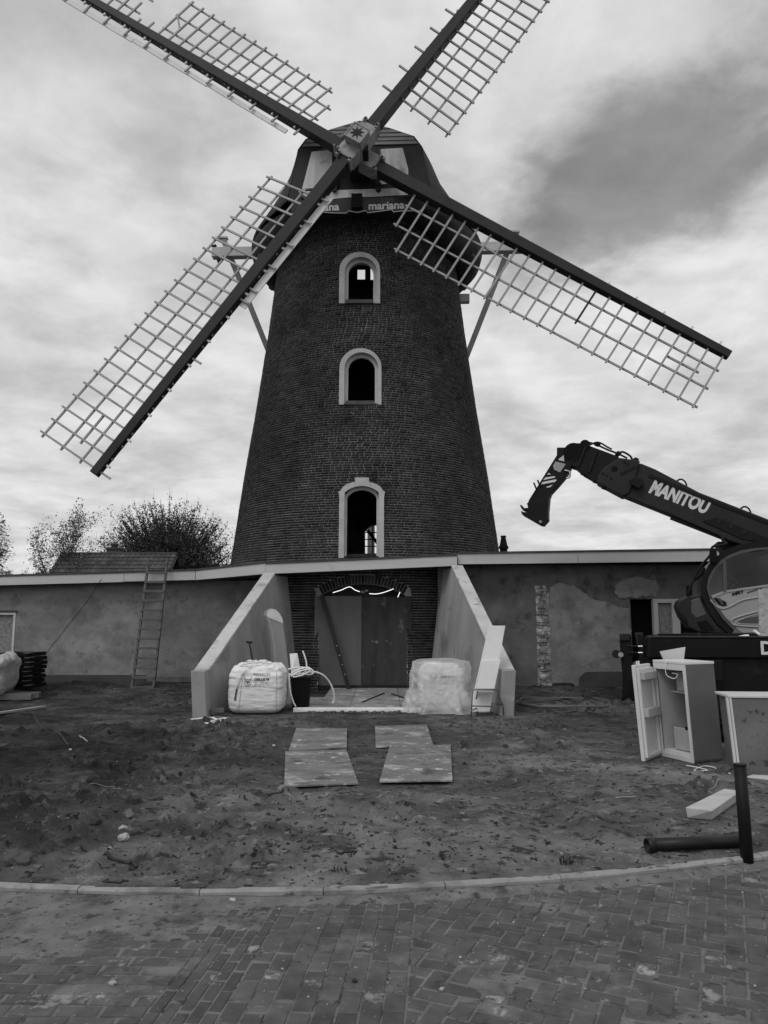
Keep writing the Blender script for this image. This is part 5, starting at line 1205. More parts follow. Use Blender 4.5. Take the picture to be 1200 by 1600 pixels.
    o = MB().prism([g(862, 1077), g(872, 1084), g(915, 1082), g(905, 1076)], (0, 0, .05)).build('debris_board', 'timber_grey', bevel=.01); tag(o, 'flat scrap of board at the foot of the right wall', 'board')
    o = MB(); vs, fs = rounded_bag(g(879, 1079), .5, .3, .18, 5.5, 10); o = o.add(vs, fs).build('rag', 'rubber', None, True); tag(o, 'dark crumpled rag on the scrap of board by the wall', 'rag')
by_the_bags()
def ladder():
    Ld = thing('ladder', 'long grey wooden ladder leaning on the left roof edge', 'ladder', g(222, 1085)); yb, yt = 17.25, 17.78
    A, B = w(205, 1085, yb), w(239, 1085, yb); C, D = w(232.5, 874, yt), w(261.5, 874, yt)
    for a, b in ((A, C), (B, D)): MB().beam(a, b, .05, .075, (0, 1, 0)).build('rail', 'ladder_wood', Ld, bevel=.006)
    for i in range(14):
        t = (i + .7) / 14.2; p, q = A.lerp(C, t), B.lerp(D, t); d = (q - p).normalized() * .02; MB().beam(p - d + Vector((0, -.045, 0)), q + d + Vector((0, -.045, 0)), .03, .055, (0, 0, 1)).build('rung', 'ladder_wood', Ld, bevel=.005)
    o = MB().tube([w(158, 905, 17.8), w(140, 935, 18.2), w(64, 1031, 18.2)], .008, 5).build('rope', 'stick'); tag(o, 'thin dark rope hanging slantwise down the left wall', 'rope')
ladder()
def left_stack():
    Y = 16.2
    rd = thing('crate_stack', 'stack of flat black slatted trays at the left edge', 'crate', w(50, 1090, Y))
    for k in range(8):
        z0 = .16 + k * .094; x0, x1 = w(-16, 1060, Y).x + random.uniform(-.02, .02), w(44, 1060, Y).x + random.uniform(-.03, .02)
        t = MB(); t.b2(x0, x1 - .02, Y, Y + .9, z0, z0 + .05)
        for sx in (x0, (x0 + x1) / 2 - .1, x1 - .2): t.b2(sx + .001, sx + .17, Y - .012, Y + .92, z0 + .045, z0 + .075)
        t.b2(x0 - .01, x1, Y - .014, Y + .01, z0 + .01, z0 + .06); t.build('tray', 'black', rd, bevel=.003)
        MB().b2(x1 - .1, x1 + .01, Y - .02, Y + .2, z0 + .078, z0 + .092).build('spacer', 'timber_grey', rd)
    for i, (u0, u1, v, y, lab) in enumerate(((-40, 62, 1093, 15.95, 'weathered beam under the stack of black trays'), (-40, 50, 1099, 15.6, 'second weathered beam lying before the black trays'))):
        a, b = w(u0, v, y), w(u1, v - 2, y); a.z = b.z = .08 + .0 * i; o = MB().beam(a, b, .12, .12).build('timber_beam', 'timber_grey', bevel=.008); tag(o, lab, 'beam')
    a, b = g(-30, 1118, .03), g(70, 1104, .03); o = MB().beam(a, b, .1, .035).build('plank', 'timber_grey', bevel=.004); o.data.materials[0] = MATS['pale_stick']; tag(o, 'pale plank on the soil at the left edge of the yard', 'plank')
    c = w(-28, 1090, 15.5); vs, fs = rounded_bag((c.x, 15.7, .08), .86, .8, .82, 14.2, 30)
    vs = [(x + .10 * mnoise.noise(Vector((x * 3, y * 3, z * 3))) + .14 * (z - .4), y + .14 * mnoise.noise(Vector((x * 3 + 5, y * 3, z * 4))), z + .08 * mnoise.noise(Vector((x * 4, y * 4 + 9, z * 3)))) for x, y, z in vs]
    o = MB().add(vs, fs).build('wrapped_bundle', 'bag', None, True); o.data.materials[0] = M('dirty_film', .3, .46, 2.5, 8, .5, .7, 14, bdist=.03, spots=((.16, 3, .58, .12),)); tag(o, 'bundle wrapped in crumpled grey plastic at the left edge', 'bundle')
left_stack()
#PART6
# ================================================================== telescopic handler
def telehandler():
    T = thing('telehandler', 'rotating telescopic handler with lowered jib parked right of the tower', 'telehandler', (6.5, 15.2, 0))
    th = R(17); SA, CA = math.sin(th), math.cos(th); P0 = Vector((5.5, 14.15, 0)); DN = Vector((SA, CA, 0)); SD = Vector((CA, -SA, 0))   # the machine stands turned a little away
    def tw(u, v, Y):
        d = ray(u, v); t = (DN.dot(P0) + (Y - 14.15)) / DN.dot(d); return Vector((0, 0, CAM_H)) + d * t
    def turn(mb):   # from plain x, y, z about P0 into the machine's own heading
        mb.v = [tuple(P0 + SD * (x - P0.x) + DN * (y - P0.y) + Vector((0, 0, z))) for x, y, z in mb.v]; return mb
    Yb = 15.0
    def E(px, Y, d, name, mat, parent=T, bevel=0.0): return MB().prism([tw(u, v, Y) for u, v in px], DN * d).build(name, mat, parent, bevel=bevel)
    # main boom
    boom = E([(984, 724), (1002, 724), (1024, 733), (1092, 769), (1210, 815), (1330, 862), (1330, 905), (1140, 845), (1126, 838), (1050, 805), (970, 773)], Yb, .42, 'boom', 'machine', bevel=.02)
    E([(1015, 740), (1090, 772), (1210, 818), (1210, 823), (1090, 777), (1013, 745)], Yb - .02, .46, 'boom_ridge', 'machine_dark', boom)
    E([(1050, 803), (1128, 837), (1135, 843), (1048, 809)], Yb + .05, .3, 'boom_underplate', 'machine_dark', boom)
    E([(1098, 814), (1120, 808), (1210, 845), (1210, 852), (1160, 842)], Yb - .025, .03, 'boom_plate', 'machine_dark', boom, .004)
    for u, v in ((1124, 814), (1142, 822), (1162, 831)): MB().tube([tw(u, v, Yb - .04), tw(u, v, Yb)], .045, 12).build('bolt', 'machine', boom)
    for u, v in ((1064, 755), (1164, 798)):
        p = tw(u, v, Yb + .2); MB().tube([p + Vector((.11 * math.cos(a), 0, -.06 + .14 * math.sin(a))) for a in np.linspace(-.2, math.pi + .2, 10)], .018, 6).build('lifting_eye', 'machine_dark', boom, True)
    # collar plate at the boom's end
    col_ = E([(934, 744), (942, 732), (968, 715), (1000, 720), (998, 729), (990, 752), (983, 770), (973, 775), (932, 753)], Yb - .05, .52, 'boom_collar', 'machine', boom, .015)
    for u, v in ((942, 740), (948, 743), (955, 747), (976, 722), (981, 725)): MB().tube([tw(u, v, Yb - .065), tw(u, v, Yb - .04)], .022, 8).build('bolt', 'machine_dark', col_)
    E([(968, 739), (996, 727), (998, 729), (971, 743)], Yb - .06, .015, 'rib', 'machine_dark', col_)
    MB().tube([tw(960, 733, Yb - .062), tw(960, 733, Yb - .05)], .06, 14).build('cover', 'machine_dark', col_)
    E([(984, 750), (992, 743), (1004, 748), (1006, 757), (998, 764), (986, 758)], Yb - .14, .1, 'valve_box', 'machine_dark', col_, .02)
    # inner telescope and head
    inner = E([(901, 692), (912, 693), (966, 713), (975, 730), (950, 755), (931, 752), (912, 741), (900, 731), (893, 727)], Yb + .03, .36, 'inner_boom', 'machine_dark', boom, .01)
    for a, b in (((915, 697), (903, 728)), ((932, 703), (920, 738))): MB().beam(tw(*a, Yb + .005), tw(*b, Yb + .005), .03, .05, (0, 1, 0)).build('rib', 'machine', inner)
    for u, v, r in ((896, 707, .2), (914, 695, .105)): MB().tube([tw(u, v, Yb - .01), tw(u, v, Yb + .44)], r, 24).build('pivot', 'machine_dark', inner)
    MB().tube(curve_pts([tw(913, 690, Yb + .1), tw(930, 694, Yb + .1), tw(950, 703, Yb + .1), tw(966, 709, Yb + .1), tw(980, 716, Yb + .1)], 5), .02, 6).build('hose', 'rubber', boom, True); MB().tube(curve_pts([tw(918, 697, Yb), tw(934, 691, Yb), tw(950, 699, Yb), tw(956, 702, Yb)], 5), .018, 6).build('hose', 'rubber', boom, True)
    MB().tube(curve_pts([tw(966, 712, Yb + .1), tw(972, 706, Yb + .1), tw(984, 712, Yb + .1), tw(988, 719, Yb + .1)], 5), .022, 6).build('hose', 'rubber', boom, True)
    for u, v in ((934, 694), (966, 709), (993, 719)): MB().box(tw(u, v, Yb + .15), (.09, .16, .07), Matrix.Rotation(.4, 3, 'Y')).build('fitting', 'machine_dark', boom, bevel=.01)
    for u, v in ((899, 730), (912, 739), (917, 742), (931, 751), (945, 761)): MB().box(tw(u, v, Yb + .15), (.07, .2, .07), Matrix.Rotation(.4, 3, 'Y')).build('wear_pad', 'machine_dark', boom)
    # jib hanging down
    jib = E([(870, 711), (870, 699), (882, 699), (890, 696), (900, 712), (893, 728), (884, 744), (873, 757), (861, 770), (858, 778), (824, 787), (827, 780), (832, 772)], Yb + .02, .34, 'jib', 'machine_dark', T, .012)
    cpl = E([(823, 786), (858, 776), (856, 797), (856, 811), (848, 820), (843, 819), (815, 803), (814, 798), (818, 800), (826, 800), (822, 797), (815, 795), (812, 789), (815, 789), (819, 794), (825, 793)], Yb - .02, .42, 'coupler', 'machine_dark', jib, .008)
    MB().tube([tw(844.5, 815, Yb - .05), tw(844.5, 815, Yb + .44)], .03, 10).build('pin', 'chrome', cpl)
    for u, v in ((842, 760), (836, 764)): MB().tube([tw(u - 2, v - 10, Yb), tw(u + 2, v, Yb)], .018, 6).build('stub', 'machine_dark', jib)
    MB().tube(curve_pts([tw(882, 735, Yb), tw(890, 737, Yb), tw(890, 745, Yb), (tw(885, 747, Yb))], 5), .02, 6).build('shackle', 'chrome', jib, True)
    E([(873, 717), (881, 711), (881.5, 721), (873, 719)], Yb + .008, .02, 'decal', 'cap_panel', jib); E([(864, 728), (868, 721), (884, 725), (875, 738), (866, 734)], Yb + .006, .02, 'decal', 'machine_grey', jib)
    for q in (([(849, 750), (852, 746), (866, 744), (868, 746)]), ([(845, 757), (848, 753), (868, 749), (870, 750), (867, 753)]), ([(853, 761), (864, 757), (860, 761), (856, 762)]), ([(855, 742), (857, 739), (861, 741)])): E(q, Yb + .008, .02, 'stripe', 'decal', jib)
    # lettering on the boom
    a = tw(1013, 768.5, Yb); d = (tw(1104, 803, Yb) - a); up = (Vector((0, 0, 1)) - d.normalized() * d.normalized().z).normalized()
    mb = text_mb('MANITOU', .34, (0, 0, 0), (1, 0, 0), (0, 0, 1), bold=.016, thick=0, shear=.12); xs = [p[0] for p in mb.v]; k = d.length / (max(xs) - min(xs)); dn = d.normalized()
    mb.v = [tuple(a + dn * (p[0] - min(xs)) * k + up * p[2] * 1.12 + Vector((0, -.006, 0))) for p in mb.v]; mb.build('lettering', 'decal', boom)
    # cab
    Yc = 14.15; D = 1.0
    cabo = [(1142, 993), (1121, 975), (1107, 955), (1098, 936), (1095, 919), (1098, 901), (1108, 881), (1120, 869), (1134, 859), (1154, 851), (1180, 847), (1215, 845)]
    cabi = [(1147, 985), (1130, 968), (1117, 949), (1108, 933), (1104.5, 918), (1107, 903), (1116, 887), (1127, 875), (1140, 867), (1158, 860), (1182, 856), (1215, 854)]
    mid_ = [(1151, 981), (1134, 965), (1121, 947), (1111.5, 931), (1108, 918), (1110.5, 904), (1119, 889), (1130, 878), (1142, 870.5), (1160, 864), (1183, 860), (1215, 858)]
    def band(A, B, Y, d, name, mat, parent, smooth=True):
        mb = MB(); n = len(A)
        for Yk in (Y, Y + d): mb.v += [tuple(tw(u, v, Y) + DN * (Yk - Y)) for u, v in A + B]
        o = 2 * n; f = []
        for i in range(n - 1): f += [(i, i + 1, n + i + 1, n + i), (o + i, o + n + i, o + n + i + 1, o + i + 1), (i, o + i, o + i + 1, i + 1), (n + i, n + i + 1, o + n + i + 1, o + n + i)]
        for i in (0, n - 1): f.append((i, n + i, o + n + i, o + i))
        mb.f = f; return mb.build(name, mat, parent)
    cab = band(cabo, cabi, Yc, .12, 'cab', 'machine_dark', T); band(cabo, cabi, Yc + D - .12, .12, 'far_frame', 'machine_dark', cab)
    band(cabi, mid_, Yc - .03, .08, 'door_rim', 'rim_grey', cab)
    # cab shell: floor, roof strip and nose close the two frames
    shell = MB(); n = len(cabo)
    for i in range(n - 1):
        if 3 <= i <= 7: continue
        P = [tw(*cabo[i], Yc), tw(*cabo[i + 1], Yc)]; Q = [p + DN * D for p in P]; ins = Vector((.03, 0, 0))
        shell.hexa([P[0], P[1], Q[1], Q[0]], [p + ins + Vector((0, 0, .02 if i < 3 else -.02)) for p in (P[0], P[1], Q[1], Q[0])])
    k_ = 3 * 8; MB().add(shell.v[:k_], shell.f[:18]).build('cab_floor', 'machine_dark', cab); sh2 = MB(); sh2.v = shell.v[k_:]; sh2.f = [tuple(i - k_ for i in f) for f in shell.f[18:]]; sh2.build('cab_roof', 'machine_dark', cab)
    ws = MB(); P = [tw(*cabo[i], Yc) for i in range(3, 9)]; ws.add([p + DN * .1 + SD * .01 for p in P] + [p + DN * (D - .1) + SD * .01 for p in P], [(i, i + 1, 7 + i, 6 + i) for i in range(5)]); ws.build('windscreen', 'glass', cab)
    door = E([(1151, 983), (1134, 966), (1121, 948), (1111.5, 932), (1133, 924), (1215, 913), (1215, 988), (1160, 989)], Yc - .015, .06, 'door', 'machine_grey', cab, .008)
    E([(1107.5, 932), (1133, 922.5), (1215, 911), (1215, 914), (1133, 926), (1110, 936)], Yc - .03, .07, 'door_sill', 'machine_grey', door)
    E([(1129.5, 876), (1135, 872), (1136, 924), (1130, 926)], Yc - .03, .06, 'pillar', 'rim_grey', door)
    E([(1110, 932), (1108.5, 918), (1110.5, 905), (1119, 890), (1130, 878), (1130, 925)], Yc, .012, 'quarter_glass', 'glass', cab); E([(1136, 874), (1142, 871), (1160, 864), (1215, 858), (1215, 912), (1136, 923)], Yc, .012, 'door_glass', 'glass', cab)
    E([(1136, 874), (1142, 871), (1160, 864), (1215, 858), (1215, 912), (1136, 923)], Yc + D - .05, .012, 'far_glass', 'glass', cab); E([(1110, 931), (1150, 980), (1215, 986), (1215, 916), (1133, 924)], Yc + D - .05, .04, 'far_panel', 'machine_grey', cab)
    E([(1115, 935), (1120, 934), (1134, 940), (1136, 946), (1130, 947), (1123, 945)], Yc - .03, .03, 'handle_recess', 'machine_dark', door, .004); E([(1121, 935), (1125, 934), (1131, 944), (1128, 945)], Yc - .045, .02, 'handle', 'rim_grey', door)
    # swages pressed into the door
    def swage(pts, r): MB().tube(curve_pts([tw(u, v, Yc - .018) for u, v in pts], 6), r, 6).build('swage', 'machine_grey', door, True)
    swage([(1110, 937), (1118, 946), (1128, 951), (1140, 948), (1160, 938), (1186, 933)], .018); swage([(1215, 948), (1186, 955), (1160, 962), (1146, 967), (1143, 972), (1150, 977), (1186, 979.5), (1215, 979.5)], .02); swage([(1215, 955), (1186, 959), (1158, 968), (1152, 972), (1158, 975), (1215, 976)], .01)
    E([(1152, 971), (1160, 967), (1215, 957), (1215, 974), (1160, 975)], Yc - .018, .01, 'panel_inset', 'rim_grey', door)
    a = tw(1144, 931, Yc - .02); d = tw(1163, 925.5, Yc - .02) - a; mb = text_mb('MRT', .07, (0, 0, 0), (1, 0, 0), (0, 0, 1), bold=.005, thick=0); xs = [p[0] for p in mb.v]; k = d.length / (max(xs) - min(xs)); dn = d.normalized()
    mb.v = [tuple(a + dn * (p[0] - min(xs)) * k + Vector((0, -.003, p[2]))) for p in mb.v]; mb.build('lettering', 'decal_dark', door)
    c = tw(1188.5, 920.5, Yc - .022); MB().box(c, (.06, .004, .016)).box(c, (.016, .0042, .06)).build('plus_mark', 'decal_dark', door); E([(1167, 925), (1185, 919), (1185, 922), (1167, 928)], Yc - .018, .004, 'number_plate', 'rim_grey', door)
    # inside
    MB().tube([tw(1140, 945, Yc + .5), tw(1146, 918, Yc + .5)], .03, 8).build('steering_column', 'black', cab)
    c = tw(1147, 914, Yc + .5); ring = [c + Vector((.16 * math.cos(a) * .5, .19 * math.sin(a), .16 * math.cos(a) * .6)) for a in np.linspace(0, 2 * math.pi, 20)]; MB().tube(ring, .016, 6).build('steering_wheel', 'black', cab, True)
    MB().box(tw(1185, 945, Yc + .5) + Vector((.2, 0, .05)), (.5, .5, .14)).box(tw(1205, 920, Yc + .5) + Vector((.3, 0, .25)), (.16, .5, .7)).build('seat', 'black', cab, bevel=.03); MB().tube(curve_pts([tw(1136, 905, Yc + .3), tw(1142, 908, Yc + .3), tw(1156, 917, Yc + .3)], 5), .014, 6).build('lever', 'black', cab)
    E([(1150, 867), (1200, 858), (1200, 866), (1168, 872)], Yc + .2, .3, 'sun_visor', 'black', cab)
    # nose with headlamp and lower glass
    nose = E([(1060, 938), (1074, 931), (1094, 929), (1098, 938), (1108, 957), (1122, 977), (1140, 992), (1092, 988), (1076, 981), (1064, 965), (1057, 948)], Yc + .03, D - .06, 'nose', 'machine', T, .03)
    E([(1089, 972), (1104, 969), (1118, 985), (1096, 985)], Yc + .015, .05, 'lower_glass', 'black', nose); E([(1080, 938), (1093, 934), (1099, 950), (1104, 960), (1088, 966), (1080, 958)], Yc + .02, .05, 'nose_panel', 'rim_grey', nose, .01)
    E([(1060, 955), (1066, 957), (1074, 968), (1072, 976), (1064, 966)], Yc - .01, .14, 'headlamp', 'machine_dark', nose, .01)
    # mirror, grab rail and beacon bracket on the front
    MB().tube(curve_pts([tw(1074, 930, Yc), tw(1084, 905, Yc), (tw(1096, 884, Yc)), tw(1109, 868, Yc), tw(1113, 855, Yc), tw(1122, 853, Yc), tw(1136, 850, Yc)], 6), .022, 7).build('grab_rail', 'machine_dark', cab, True)
    E([(1109, 857), (1120, 857), (1121, 876), (1116, 880), (1109, 878)], Yc - .12, .08, 'mirror', 'black', cab, .012); MB().tube([tw(1113, 855, Yc), tw(1136, 849, Yc + .1)], .018, 6).build('mirror_arm', 'machine_dark', cab); MB().tube([tw(1085, 907, Yc + .1), tw(1102, 893, Yc + .1)], .02, 6).build('wiper', 'black', cab); MB().tube(curve_pts([tw(1128, 838, Yc + .3), tw(1130, 845, Yc + .3), tw(1136, 850, Yc + .3)], 5), .03, 6).build('hose', 'rubber', boom, True)
    E([(1073, 915), (1081, 914), (1082, 930), (1073, 932)], Yc + .1, .2, 'lamp_bracket', 'black', nose)
    # turret, chassis, wheels
    turn(MB().b2(5.6, 9.6, 14.3, 16.4, 1.02, 1.32)).build('turret', 'machine_dark', T, bevel=.03); turn(MB().b2(5.2, 10.4, 14.3, 16.5, .55, 1.0)).build('chassis', 'machine_dark', T, bevel=.03)
    E([(1120, 846), (1215, 846), (1330, 880), (1330, 985), (1215, 985)], Yb + .45, .7, 'engine_cover', 'machine', T, .03)
    MB().tube([tw(1091, 988, 14.5), tw(1105, 988, 14.5)], .09, 12).build('work_lamp', 'chrome', T)
    for x in (6.3, 9.6):
        for y in (14.1, 16.3):
            wh = MB().lathe([(.25, -.2), (.5, -.22), (.6, -.15), (.62, 0), (.6, .15), (.5, .22), (.25, .2)], n=28); wh.v = [(x + a, y + c, .6 + b) for a, b, c in wh.v]; wo = turn(wh).build('wheel', 'rubber', T, True)
            rm = MB().lathe([(.0, -.1), (.26, -.14), (.26, .14), (0, .1)], n=20); rm.v = [(x + a, y + c, .6 + b) for a, b, c in rm.v]; turn(rm).build('rim', 'rim_grey', wo)
    # front stabiliser
    Ys = 15.3
    leg = E([(968, 992), (986, 992), (987, 1006), (990, 1056), (990, 1094), (972, 1096), (973, 1060), (969, 1020)], Ys, .3, 'stabiliser_leg', 'machine_dark', T, .01)
    E([(984, 1062), (996, 1072), (1000, 1094), (970, 1096), (973, 1090), (984, 1082)], Ys - .05, .4, 'stabiliser_foot', 'black', leg)
    E([(968, 991), (984, 991), (984, 1000), (969, 1001)], Ys - .04, .38, 'top_plate', 'machine', leg); E([(992, 989), (1005, 989), (1007, 1006), (995, 1008)], Ys - .05, .3, 'cylinder_cap', 'machine', leg, .01); MB().tube([tw(1003, 992, Ys), tw(1004, 1050, Ys)], .09, 12).build('cylinder', 'machine_dark', leg); MB().tube([tw(1014, 995, Ys), tw(1014, 1008, Ys)], .1, 12).build('cylinder', 'machine', leg)
    MB().tube([tw(963, 1022, Ys - .06), tw(963, 1022, Ys + .06)], .085, 16).build('pulley', 'rubber', leg); MB().tube([tw(970, 1023, Ys - .07), tw(970, 1023, Ys - .02)], .05, 12).build('pin', 'chrome', leg)
    for v in (1009, 1019): MB().tube(curve_pts([tw(980, v, Ys - .05), tw(1000, v + 1, Ys - .06), tw(1012, v + 1, Ys - .05)], 4), .016, 6).build('hose', 'rubber', leg, True)
    for v in (1010, 1020): MB().tube([tw(997, v, Ys - .08), tw(1004, v, Ys - .08)], .022, 8).build('fitting', 'chrome', leg)
    E([(1008, 994), (1019, 992), (1048, 993), (1110, 995), (1110, 1002), (1054, 998), (1024, 1007), (1012, 1012), (1006, 1008)], Ys - .1, .3, 'stabiliser_beam', 'machine_dark', T, .015); E([(1000, 1012), (1030, 1006), (1070, 1002), (1110, 1006), (1110, 1060), (1000, 1060)], Ys + .05, .4, 'stabiliser_housing', 'black', T)
telehandler()
def skip():
    S = thing('skip', 'low black steel skip with white letter in front of the telehandler', 'skip', (4.5, 10.4, 0)); Y = 10.45; x0, x1 = 3.52, 7.6
    def hx(xa, xb, xa2, xb2, y0, y1, z0, z1, name, mat='skip_paint', bevel=.012): return MB().hexa([(xa, y0, z0), (xb, y0, z0), (xb, y1, z0), (xa, y1, z0)], [(xa2, y0, z1), (xb2, y0, z1), (xb2, y1, z1), (xa2, y1, z1)]).build(name, mat, S, bevel=bevel)
    hx(x0 + .05, x1, x0 + .0, x1, Y + .06, Y + .1, .1, 1.12, 'front_panel'); hx(x0 + .03, x1, x0 + .05, x1, Y, Y + .1, 1.122, 1.38, 'rim_beam'); hx(x0 + .05, x1, x0 + .06, x1, Y - .01, Y + .12, 1.382, 1.41, 'rim_cap', 'machine')
    MB().hexa([(x0 + .05, Y + .101, .1), (x0 + .1, Y + .101, .1), (x0 + .86, Y + 1.8, .1), (x0 + .81, Y + 1.8, .1)], [(x0 + .02, Y + .101, 1.38), (x0 + .07, Y + .101, 1.38), (x0 + .83, Y + 1.8, 1.38), (x0 + .78, Y + 1.8, 1.38)]).build('end_panel', 'skip_paint', S, bevel=.01); hx(x0 + .8, x1, x0 + .8, x1, Y + 1.8, Y + 1.86, .1, 1.4, 'rear_panel'); MB().hexa([(x0 + .1, Y + .1, .08), (x1, Y + .1, .08), (x1, Y + 1.8, .08), (x0 + .86, Y + 1.8, .08)], [(x0 + .1, Y + .1, .14), (x1, Y + .1, .14), (x1, Y + 1.8, .14), (x0 + .86, Y + 1.8, .14)]).build('floor_plate', 'skip_paint', S)
    for x in (4.35, 5.3, 6.3): hx(x - .06, x + .06, x - .05, x + .05, Y + .0, Y + .06, .14, 1.1, 'rib')
    hx(4.32, 4.5, 4.32, 4.5, Y - .06, Y - .001, .82, 1.1, 'hook_bracket', 'machine_dark')
    for z in (.25, .32): hx(3.9, 4.9, 3.9, 4.9, Y - .02, Y + .05, z, z + .05, 'lower_rail')
    a = w(1188, 1022, Y - .012); mb = text_mb('D', .24, a, (1, 0, 0), (0, 0, 1), bold=.008, thick=.004); mb.build('lettering', 'decal', S)
    o = MB().prism([w(1185.5, 921, 11.2), w(1240, 917, 11.2), w(1240, 1000, 11.0), w(1187, 1000, 11.0)], (0, .02, 0)).build('chipboard_sheet', 'osb'); o.data.materials[0] = M('osb_light', .22, .42, 12, 3, .8, .4, 40, stretch=(1, 1, 2.2)); tag(o, 'pale chipboard sheet standing in the skip at the right edge', 'board')
    o = MB().prism([w(1139, 997, 10.9), w(1166, 991.5, 11.1), w(1170, 991.5, 11.1), w(1172, 998, 10.9)], (0, .03, 0)).build('panel_offcut', 'white_board'); tag(o, 'pale offcut lying on top of the skip rim', 'offcut')
    o = MB().beam(w(1178, 985, 10.9), w(1188, 992, 10.8), .03, .02).build('stick', 'white_board'); tag(o, 'short white stick poking out of the skip', 'stick')
    o = MB().prism([w(1031, 1018, 9.95), w(1071, 1011, 9.95), w(1066, 1050, 9.85), w(1046, 1050, 9.85)], (.0, .02, 0)).build('panel_offcut', 'white_board'); o.data.materials[0] = MATS['coping']; tag(o, 'pale board sticking up behind the open fridge', 'board')
skip()
def fridge():
    A = Vector((3.56, 9.14)); B = Vector((3.37, 9.60)); C = Vector((3.98, 9.30))
    u = (B - A).normalized(); Wd = .52; v = Vector((u.y, -u.x)); Dp = .46; Hh = 1.11
    F = thing('fridge', 'discarded grey fridge standing open on the soil', 'fridge', (A.x, A.y, 0)); lean = Vector((-.035, .03, 0)) 
    def P(a, b, z): q = A + u * a + v * b; return Vector((q.x, q.y, 0)) + Vector((0, 0, z)) + lean * z
    def bx(a0, a1, b0, b1, z0, z1, name, mat, parent=F, bevel=.006): return MB().hexa([P(a0, b0, z0), P(a1, b0, z0), P(a1, b1, z0), P(a0, b1, z0)], [P(a0, b0, z1), P(a1, b0, z1), P(a1, b1, z1), P(a0, b1, z1)]).build(name, mat, parent, bevel=bevel)
    t = .035
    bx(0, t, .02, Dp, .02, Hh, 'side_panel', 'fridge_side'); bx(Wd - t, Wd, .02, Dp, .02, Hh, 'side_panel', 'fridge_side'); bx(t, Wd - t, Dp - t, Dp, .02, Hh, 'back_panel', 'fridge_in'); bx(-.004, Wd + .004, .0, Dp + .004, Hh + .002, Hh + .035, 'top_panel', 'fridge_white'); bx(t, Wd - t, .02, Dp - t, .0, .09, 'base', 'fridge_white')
    bx(-.002, t, 0, .018, .0, Hh, 'front_edge', 'fridge_white', bevel=.003); bx(Wd - t, Wd + .002, 0, .018, 0, Hh, 'front_edge', 'fridge_white', bevel=.003); bx(t, Wd - t, 0, .018, Hh - .07, Hh, 'front_edge', 'fridge_white', bevel=.003); bx(t, Wd - t, 0, .018, 0, .06, 'front_edge', 'fridge_white', bevel=.003)
    bx(t + .001, t + .01, .03, Dp - t, .09, Hh - .02, 'liner', 'fridge_in', bevel=0); bx(Wd - t - .01, Wd - t - .001, .03, Dp - t, .09, Hh - .02, 'liner', 'fridge_in', bevel=0)
    bx(t + .01, Wd - t - .15, .06, Dp - t - .01, .77, .785, 'shelf', 'grey_board', bevel=.003); bx(t + .01, .26, .1, Dp - t - .01, .79, 1.02, 'freezer_box', 'grey_board'); bx(.14, Wd - .14, .1, .12, .1, .36, 'drawer', 'fridge_in'); 
    MB().tube(curve_pts([P(.25, -.01, Hh + .04), P(.27, -.03, Hh), P(.28, -.02, .98), P(.2, .02, .94), P(.16, .04, .99), P(.24, .03, 1.0)], 6), .005, 6).build('cord', 'white_plastic', F, True)
    MB().tube(curve_pts([P(.1, Dp + .02, .9), P(.1, Dp + .07, .85), P(.1, Dp + .06, .7), P(.1, Dp + .01, .66)], 6), .008, 6).build('rear_cord', 'white_plastic', F, True); MB().tube(curve_pts([g(1072, 1196, .012), g(1090, 1199, .012), g(1112, 1204, .012), g(1118, 1200, .012), g(1100, 1197, .014), g(1085, 1204, .012), g(1120, 1204, .012), g(1146, 1210, .01)], 6), .005, 6).build('power_cord', 'white_plastic', F, True)
    bx(t, t + .05, .0, .04, .36, .40, 'hinge', 'black')
    # the door, hung on the far left edge and swung wide
    hp = A + u * (Wd + .01) + v * (-.005); hb = Vector((hp.x, hp.y)); e = g(1001, 1193); ed = (Vector((e.x, e.y)) - hb); dl = .5; ed = ed.normalized(); en = Vector((ed.y, -ed.x))  # en towards the viewer's right
    if en.x < 0: en = -en
    def Q(a, b, z): q = hb + ed * a + en * b; return Vector((q.x, q.y, 0)) + Vector((0, 0, z)) + Vector((-.055, .03, 0)) * z
    def dx(a0, a1, b0, b1, z0, z1, name, mat, parent, bevel=.005): return MB().hexa([Q(a0, b0, z0), Q(a1, b0, z0), Q(a1, b1, z0), Q(a0, b1, z0)], [Q(a0, b0, z1), Q(a1, b0, z1), Q(a1, b1, z1), Q(a0, b1, z1)]).build(name, mat, parent, bevel=bevel)
    dr = dx(0, dl, -.045, 0, .0, Hh - .01, 'door', 'fridge_white', F, .008)
    for a0, a1, z0, z1 in ((.02, .06, .04, Hh - .05), (dl - .07, dl - .02, .04, Hh - .05), (.06, dl - .07, .04, .08), (.06, dl - .07, Hh - .09, Hh - .05)): dx(a0, a1, .001, .035, z0, z1, 'door_liner', 'fridge_white', dr)
    dx(.03, dl - .05, .001, .085, .93, 1.02, 'door_shelf', 'fridge_in', dr); dx(.03, dl - .05, .001, .085, .5, .6, 'door_shelf', 'fridge_in', dr)
    for a_ in (dl - .08, dl - .02): MB().tube([Q(a_, .02, Hh - .01), Q(a_, .02, Hh + .04)], .01, 6).build('pin', 'white_plastic', dr)
fridge()
